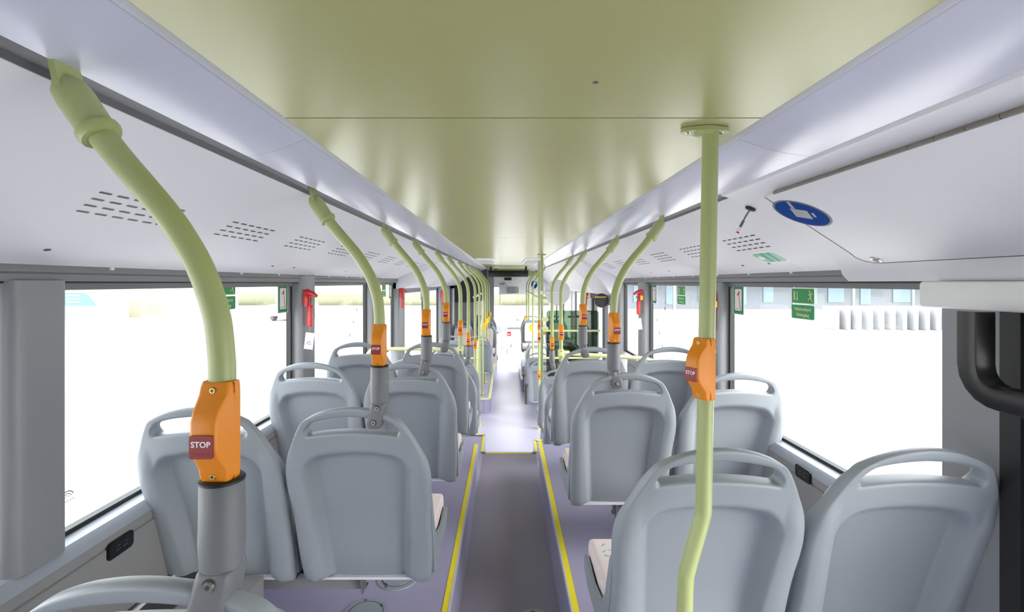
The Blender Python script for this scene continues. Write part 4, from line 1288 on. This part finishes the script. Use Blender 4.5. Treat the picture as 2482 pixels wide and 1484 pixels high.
b = MB()
pl = [(-.62, 0), (0, 0), (.22, 1.05), (.62, 1.05), (.62, 1.09), (.19, 1.09), (-.03, .04), (-.62, .04)]
b.quads([[Vector((x, y, z)) for x, y in pl] for z in (0, .84)], M_PANELW); b.build('partition_panel', e, smooth=None)
b = MB()
pl2 = [(-.62, -.02), (.02, -.02), (.24, 1.03), (.62, 1.03), (.62, 1.11), (.18, 1.11), (-.04, .06), (-.62, .06)]
b.quads([[Vector((x, y, z)) for x, y in pl2] for z in (.84, .88)], M_PILLAR); b.build('top_rail', e, smooth=None)
U3 = Vector((.22, 1.05, 0)).normalized(); N3 = Vector((U3.y, -U3.x, 0))
b = MB(); b.prism(rrect(.34, .05, .01), N3, .006, M_PILLAR, o=Vector((.11, .52, .46)), u=U3, v=(0, 0, 1)); b.build('recessed_handle', e)
b = MB(); b.prism(rrect(.34, .12, .01), N3, .006, M_PANEL, o=Vector((.11, .52, .16)), u=U3, v=(0, 0, 1)); b.build('vent_panel', e)
for f in (.02, 1.0):
    b = MB(); b.box(-.006, .006, -.01, .01, .25, .36, M_CHAN, M=Matrix.Translation(Vector((.22 * f + .004, 1.05 * f - .01, 0)))); b.build('latch', e, smooth=None)
b = MB(); b.box(.30, .33, 1.04, 1.05, .40, .48, M_PILLAR); b.build('door_pull', e, smooth=None)
b = MB(); b.prism(rrect(.32, .54, .02), (0, -1, 0), .004, M_PANEL, o=(.42, 1.05, .36), u=(1, 0, 0), v=(0, 0, 1)); b.build('cupboard_door', e)
b = MB(); b.prism(rrect(.095, .10, .006), (0, -1, 0), .002, M_HAM, u=(1, 0, 0), v=(0, 0, 1))
b.prism(rrect(.018, .05, .006), (0, -1, 0), .0026, M_PAPER, o=(-.02, 0, -.006), u=(1, 0, 0), v=(0, 0, 1)); b.prism([(.012, .02), (.022, -.01), (.016, -.035), (.006, -.01)], (0, -1, 0), .0026, M_PAPER, u=(1, 0, 0), v=(0, 0, 1))
tag(b.build('extinguisher_sticker', loc=(.065, 11.788, E - 1.225)), 'red fire extinguisher sticker on the white driver partition', 'sticker')
b = MB()
b.box(-.42, -.27, 10.76, 10.86, ZLOW + .88, E + .30, M_PILLAR)
struct(b.build('trim_40', smooth=None), 'grey post behind the driver partition reaching the ceiling', 'pillar')
e = thing('cabin_screen', 'clear driver screen beside the grey front post', 'screen', (-.27, 10.80, ZLOW + .88))
b = MB(); b.box(0, .13, -.003, .003, 0, .88, M_GLASS); b.build('screen_pane', e, smooth=None)
b = MB(); b.box(.125, .14, -.012, .012, 0, 1.0, M_PANELW); b.build('screen_edge', e, smooth=None)
# front fittings
e = thing('rear_view_mirror', 'rectangular inside mirror hanging under the front panel', 'mirror', (.155, 11.40, E - .17))
b = MB(); b.rbox(-.15, .15, .0, .04, -.085, .085, M_PANELW, .02); b.build('mirror_case', e)
b = MB(); b.prism(rrect(.285, .155, .03), (0, -1, 0), .003, M_MIRR, u=(1, 0, 0), v=(0, 0, 1)); b.build('mirror_glass', e)
b = MB(); b.tube(smooth_path([(-.10, .03, .06), (-.17, .08, .15), (-.19, .14, .17)], 5), .012, M_PANELW, 10); b.build('mirror_arm', e)
b = MB(); b.rbox(-.045, .125, 11.50, 11.548, E + .06, E + .125, M_BLACK, .012)
tag(b.build('stop_display'), 'small dark red display above the windscreen', 'display')
b = MB(); b.box(-.155, -.045, 11.544, 11.548, E - .048, E - .0, M_FLOOR)
tag(b.build('purple_label', smooth=None), 'purple label at the left end of the front panel', 'label')
for x0, x1, z0, z1, lab in ((.17, .26, .03, .085, 'small printed notice above the windscreen, left one'), (.275, .40, .0, .095, 'printed notice chart above the windscreen, right one')):
    b = MB(); b.box(x0, x1, 11.545, 11.548, E + z0, E + z1, M_PAPER)
    for i in range(4):
        b.box(x0 + .008, x1 - .02, 11.5435, 11.545, E + z0 + .01 + i * .02, E + z0 + .014 + i * .02, M_SLEEVE)
    tag(b.build('notice_sheet', smooth=None), lab, 'notice')
b = MB(); b.prism(ov(.07, 1.35), (0, -1, 0), .003, M_BLUE, u=(1, 0, 0), v=(0, 0, 1)); b.prism([(-.05, -.03), (.05, .05), (.05, .03), (-.05, -.05)], (0, -1, 0), .004, M_PAPER, u=(1, 0, 0), v=(0, 0, 1))
tag(b.build('sticker', loc=(.66, 11.545, E - .04)), 'blue oval sticker at the right of the front panel', 'sticker')
e = thing('ticket_reader', 'pale ticket reader on a post in front of the windscreen', 'ticket reader', (.27, 11.9, E - 1.14))
b = MB(); b.tube([(0, 0, -.1), (0, 0, .18)], .012, M_POLE2, 10); b.build('post', e)
b = MB(); b.rbox(-.05, .05, -.02, .02, .17, .37, M_PANELW, .012); b.build('reader_case', e)
b = MB(); b.box(-.03, .03, -.023, -.02, .27, .34, M_PANEL); b.box(-.02, .035, -.023, -.02, .235, .25, M_GREEN); b.build('screen', e, smooth=None)

# ================================================================= OUTSIDE
ZG = -1.03
b = MB()
b.box(-120, 120, -80, 160, ZG - .1, ZG, M_ROAD)
for i in range(7):
    b.quads([[Vector((x, y, z)) for x, y in ((-8 - i * 2.2, 20 + i * .3), (-7 - i * 2.2, 20 + i * .3), (-9.2 - i * 2.2, 26 + i * .3), (-10.2 - i * 2.2, 26 + i * .3))] for z in (ZG, ZG + .004)], M_ROADW)
    b.quads([[Vector((x, y, z)) for x, y in ((6 + i * 2.4, 16 + i * .2), (7.1 + i * 2.4, 16 + i * .2), (9.3 + i * 2.4, 22 + i * .2), (8.2 + i * 2.4, 22 + i * .2))] for z in (ZG, ZG + .004)], M_ROADW)
struct(b.build('ground', smooth=None), 'bright pale paved yard with white crossing stripes', 'ground')
def hedge(x0, x1, y0, y1, h, label, m=M_HEDGE):
    b = MB(); nx, nz = 40, 8
    rings = []
    for i in range(nx + 1):
        x = x0 + (x1 - x0) * i / nx
        ring = []
        for px, pz in ((y0, 0), (y0 - .1, h * .4), (y0, h * .85), (y0 + .25, h), ((y0 + y1) / 2, h * 1.02), (y1 - .25, h), (y1, h * .85), (y1, 0)):
            n = noise.noise(Vector((x * 1.1, px * 1.3, pz * 2))) * .22
            ring.append(Vector((x, px + n, ZG + max(0, pz + (n if pz > .2 else 0)))))
        rings.append(ring)
    b.quads(rings, m)
    return tag(b.build('hedge', smooth=80), label, 'hedge')
hedge(-31, -24.2, 32.6, 34.6, 1.15, 'long clipped pale green hedge seen through the left windows')
hedge(-46, -27.2, 27.2, 28.2, .75, 'small low hedge at the left end in front of the kiosk')
hedge(-30, 6, 50, 53, 1.3, 'low clipped hedge running across behind the yard on the left')
hedge(-70, -24, 40, 44, 3.8, 'tall pale bushes behind the long hedge on the left', M_BUSH)
hedge(-40, 20, 62, 66, 5.0, 'farther tall pale bushes beyond the yard', M_BUSH)
def tree(x, y, h, label):
    e = thing('tree', label, 'tree', (x, y, ZG), 0, 'trees beyond the hedge')
    b = MB(); b.tube([(0, 0, 0), (.05, 0, h * .4), (0, .1, h * .7)], [.22, .18, .08], M_TRUNK, 10); b.build('trunk', e)
    b = MB()
    rings = []
    for i in range(9):
        t = i / 8; r = .1 + 1.8 * math.sin(math.pi * (.08 + .9 * t))
        rings.append([Vector((r * math.cos(a) * (1 + .3 * noise.noise(Vector((a * 2, t * 4, x)))), r * math.sin(a) * (1 + .3 * noise.noise(Vector((a * 2, t * 4, y)))), h * (.45 + .55 * t))) for a in [2 * math.pi * k / 16 for k in range(16)]])
    b.quads(rings, M_HEDGE); b.build('crown', e, smooth=80)
for i, (x, y) in enumerate(((-30.5, 37.5), (-19.5, 45), (-13.5, 47), (-36.5, 38.5))):
    tree(x, y, 6.5 + (i % 3), ('pale tree behind the hedge, second from the left window edge', 'pale tree behind the hedge near the middle pole', 'pale tree behind the hedge toward the front', 'pale tree behind the kiosk')[i])
e = thing('kiosk', 'white ticket kiosk with a sloping blue panel on the left', 'kiosk', (-25.6, 28.5, ZG))
b = MB(); b.prism([(-2.2, 0), (2.0, 0), (2.0, .92), (1.3, 1.75), (-2.2, 1.75)], (0, 1, 0), 2.2, M_KIOSK, u=(1, 0, 0), v=(0, 0, 1)); b.build('kiosk_body', e, smooth=None)
b = MB(); b.prism([(-1.9, .98), (1.85, .98), (1.2, 1.72), (-1.9, 1.72)], (0, -1, 0), .05, M_KIOSKB, u=(1, 0, 0), v=(0, 0, 1))
for i in range(3):
    b.prism([(.1, 1.15 + i * .19), (.9, 1.15 + i * .19), (.85, 1.22 + i * .19), (.1, 1.22 + i * .19)], (0, -1, 0), .06, M_KIOSK, u=(1, 0, 0), v=(0, 0, 1))
b.build('blue_panel', e, smooth=None)
e = thing('litter_bin', 'brown litter bin standing before the hedge on the left', 'bin', (-26.1, 31.9, ZG))
b = MB(); b.rbox(-.48, .48, -.35, .35, .2, .98, M_RUST, .08); b.build('bin_body', e)
b = MB(); b.box(-.40, .40, -.3, .3, 0, .2, M_CHAN); b.build('bin_foot', e, smooth=None)
e = thing('parked_vehicle', 'pale parked vehicle far beyond the nearest left window', 'vehicle', (-13.4, 31, ZG))
b = MB(); b.rbox(-.9, .9, -1.8, 1.8, .3, 1.0, M_KIOSK, .15); b.rbox(-.8, .8, -1.0, 1.4, .95, 1.9, M_BLDG, .2); b.build('vehicle_body', e)
for x in (-.75, .75):
    for y in (-1.1, 1.1):
        b = MB(); b.cyl((x - .1, y, .33), (1, 0, 0), .33, .2, M_CHAN, 16); b.build('wheel', e)
# building and turnstile gates on the right
E_B = e = thing('station_building', 'pale glazed station building seen through the right windows', 'building', (34, 44, ZG))
b = MB(); b.box(-26, 40, 0, 8, 0, 9, M_BLDG); b.build('facade', e, smooth=None)
for i in range(16):
    b = MB(); b.box(-25 + i * 3.9, -22 + i * 3.9, -.08, 0, 2.6, 7.5, M_BLDGG); b.build('window_bay', e, smooth=None)
for i in range(22):
    b = MB(); b.box(-25.5 + i * 2.9, -23.6 + i * 2.9 - (i % 3) * .5, -.10, 0, .35 + (i % 2) * .2, 2.05, M_BLDGG); b.build('shop_bay', e, smooth=None)
b = MB(); b.box(-26, 40, -3, 0, 2.3, 2.6, M_KIOSK); b.build('canopy', e, smooth=None)
for i in range(12):
    b = MB(); b.box(-25 + i * 5, -24.8 + i * 5, -2.9, -2.7, 0, 2.3, M_HEAD); b.build('canopy_post', e, smooth=None)
for i in range(12):
    e = thing('turnstile_gate', '%s white turnstile gate from the left in the yard on the right' % ('first', 'second', 'third', 'fourth', 'fifth', 'sixth', 'seventh', 'eighth', 'ninth', 'tenth', 'eleventh', 'twelfth')[i], 'turnstile', (16.2 + i * .52, 24.5 - i * .04, ZG), 0, 'turnstile gates')
    b = MB(); b.rbox(-.10, .10, -.5, .5, 0, 1.15, M_KIOSK, .04); b.build('gate_body', e)
    b = MB(); b.box(.10, .38, -.03, .03, .35, .95, M_HEAD); b.build('gate_flap', e, smooth=None)
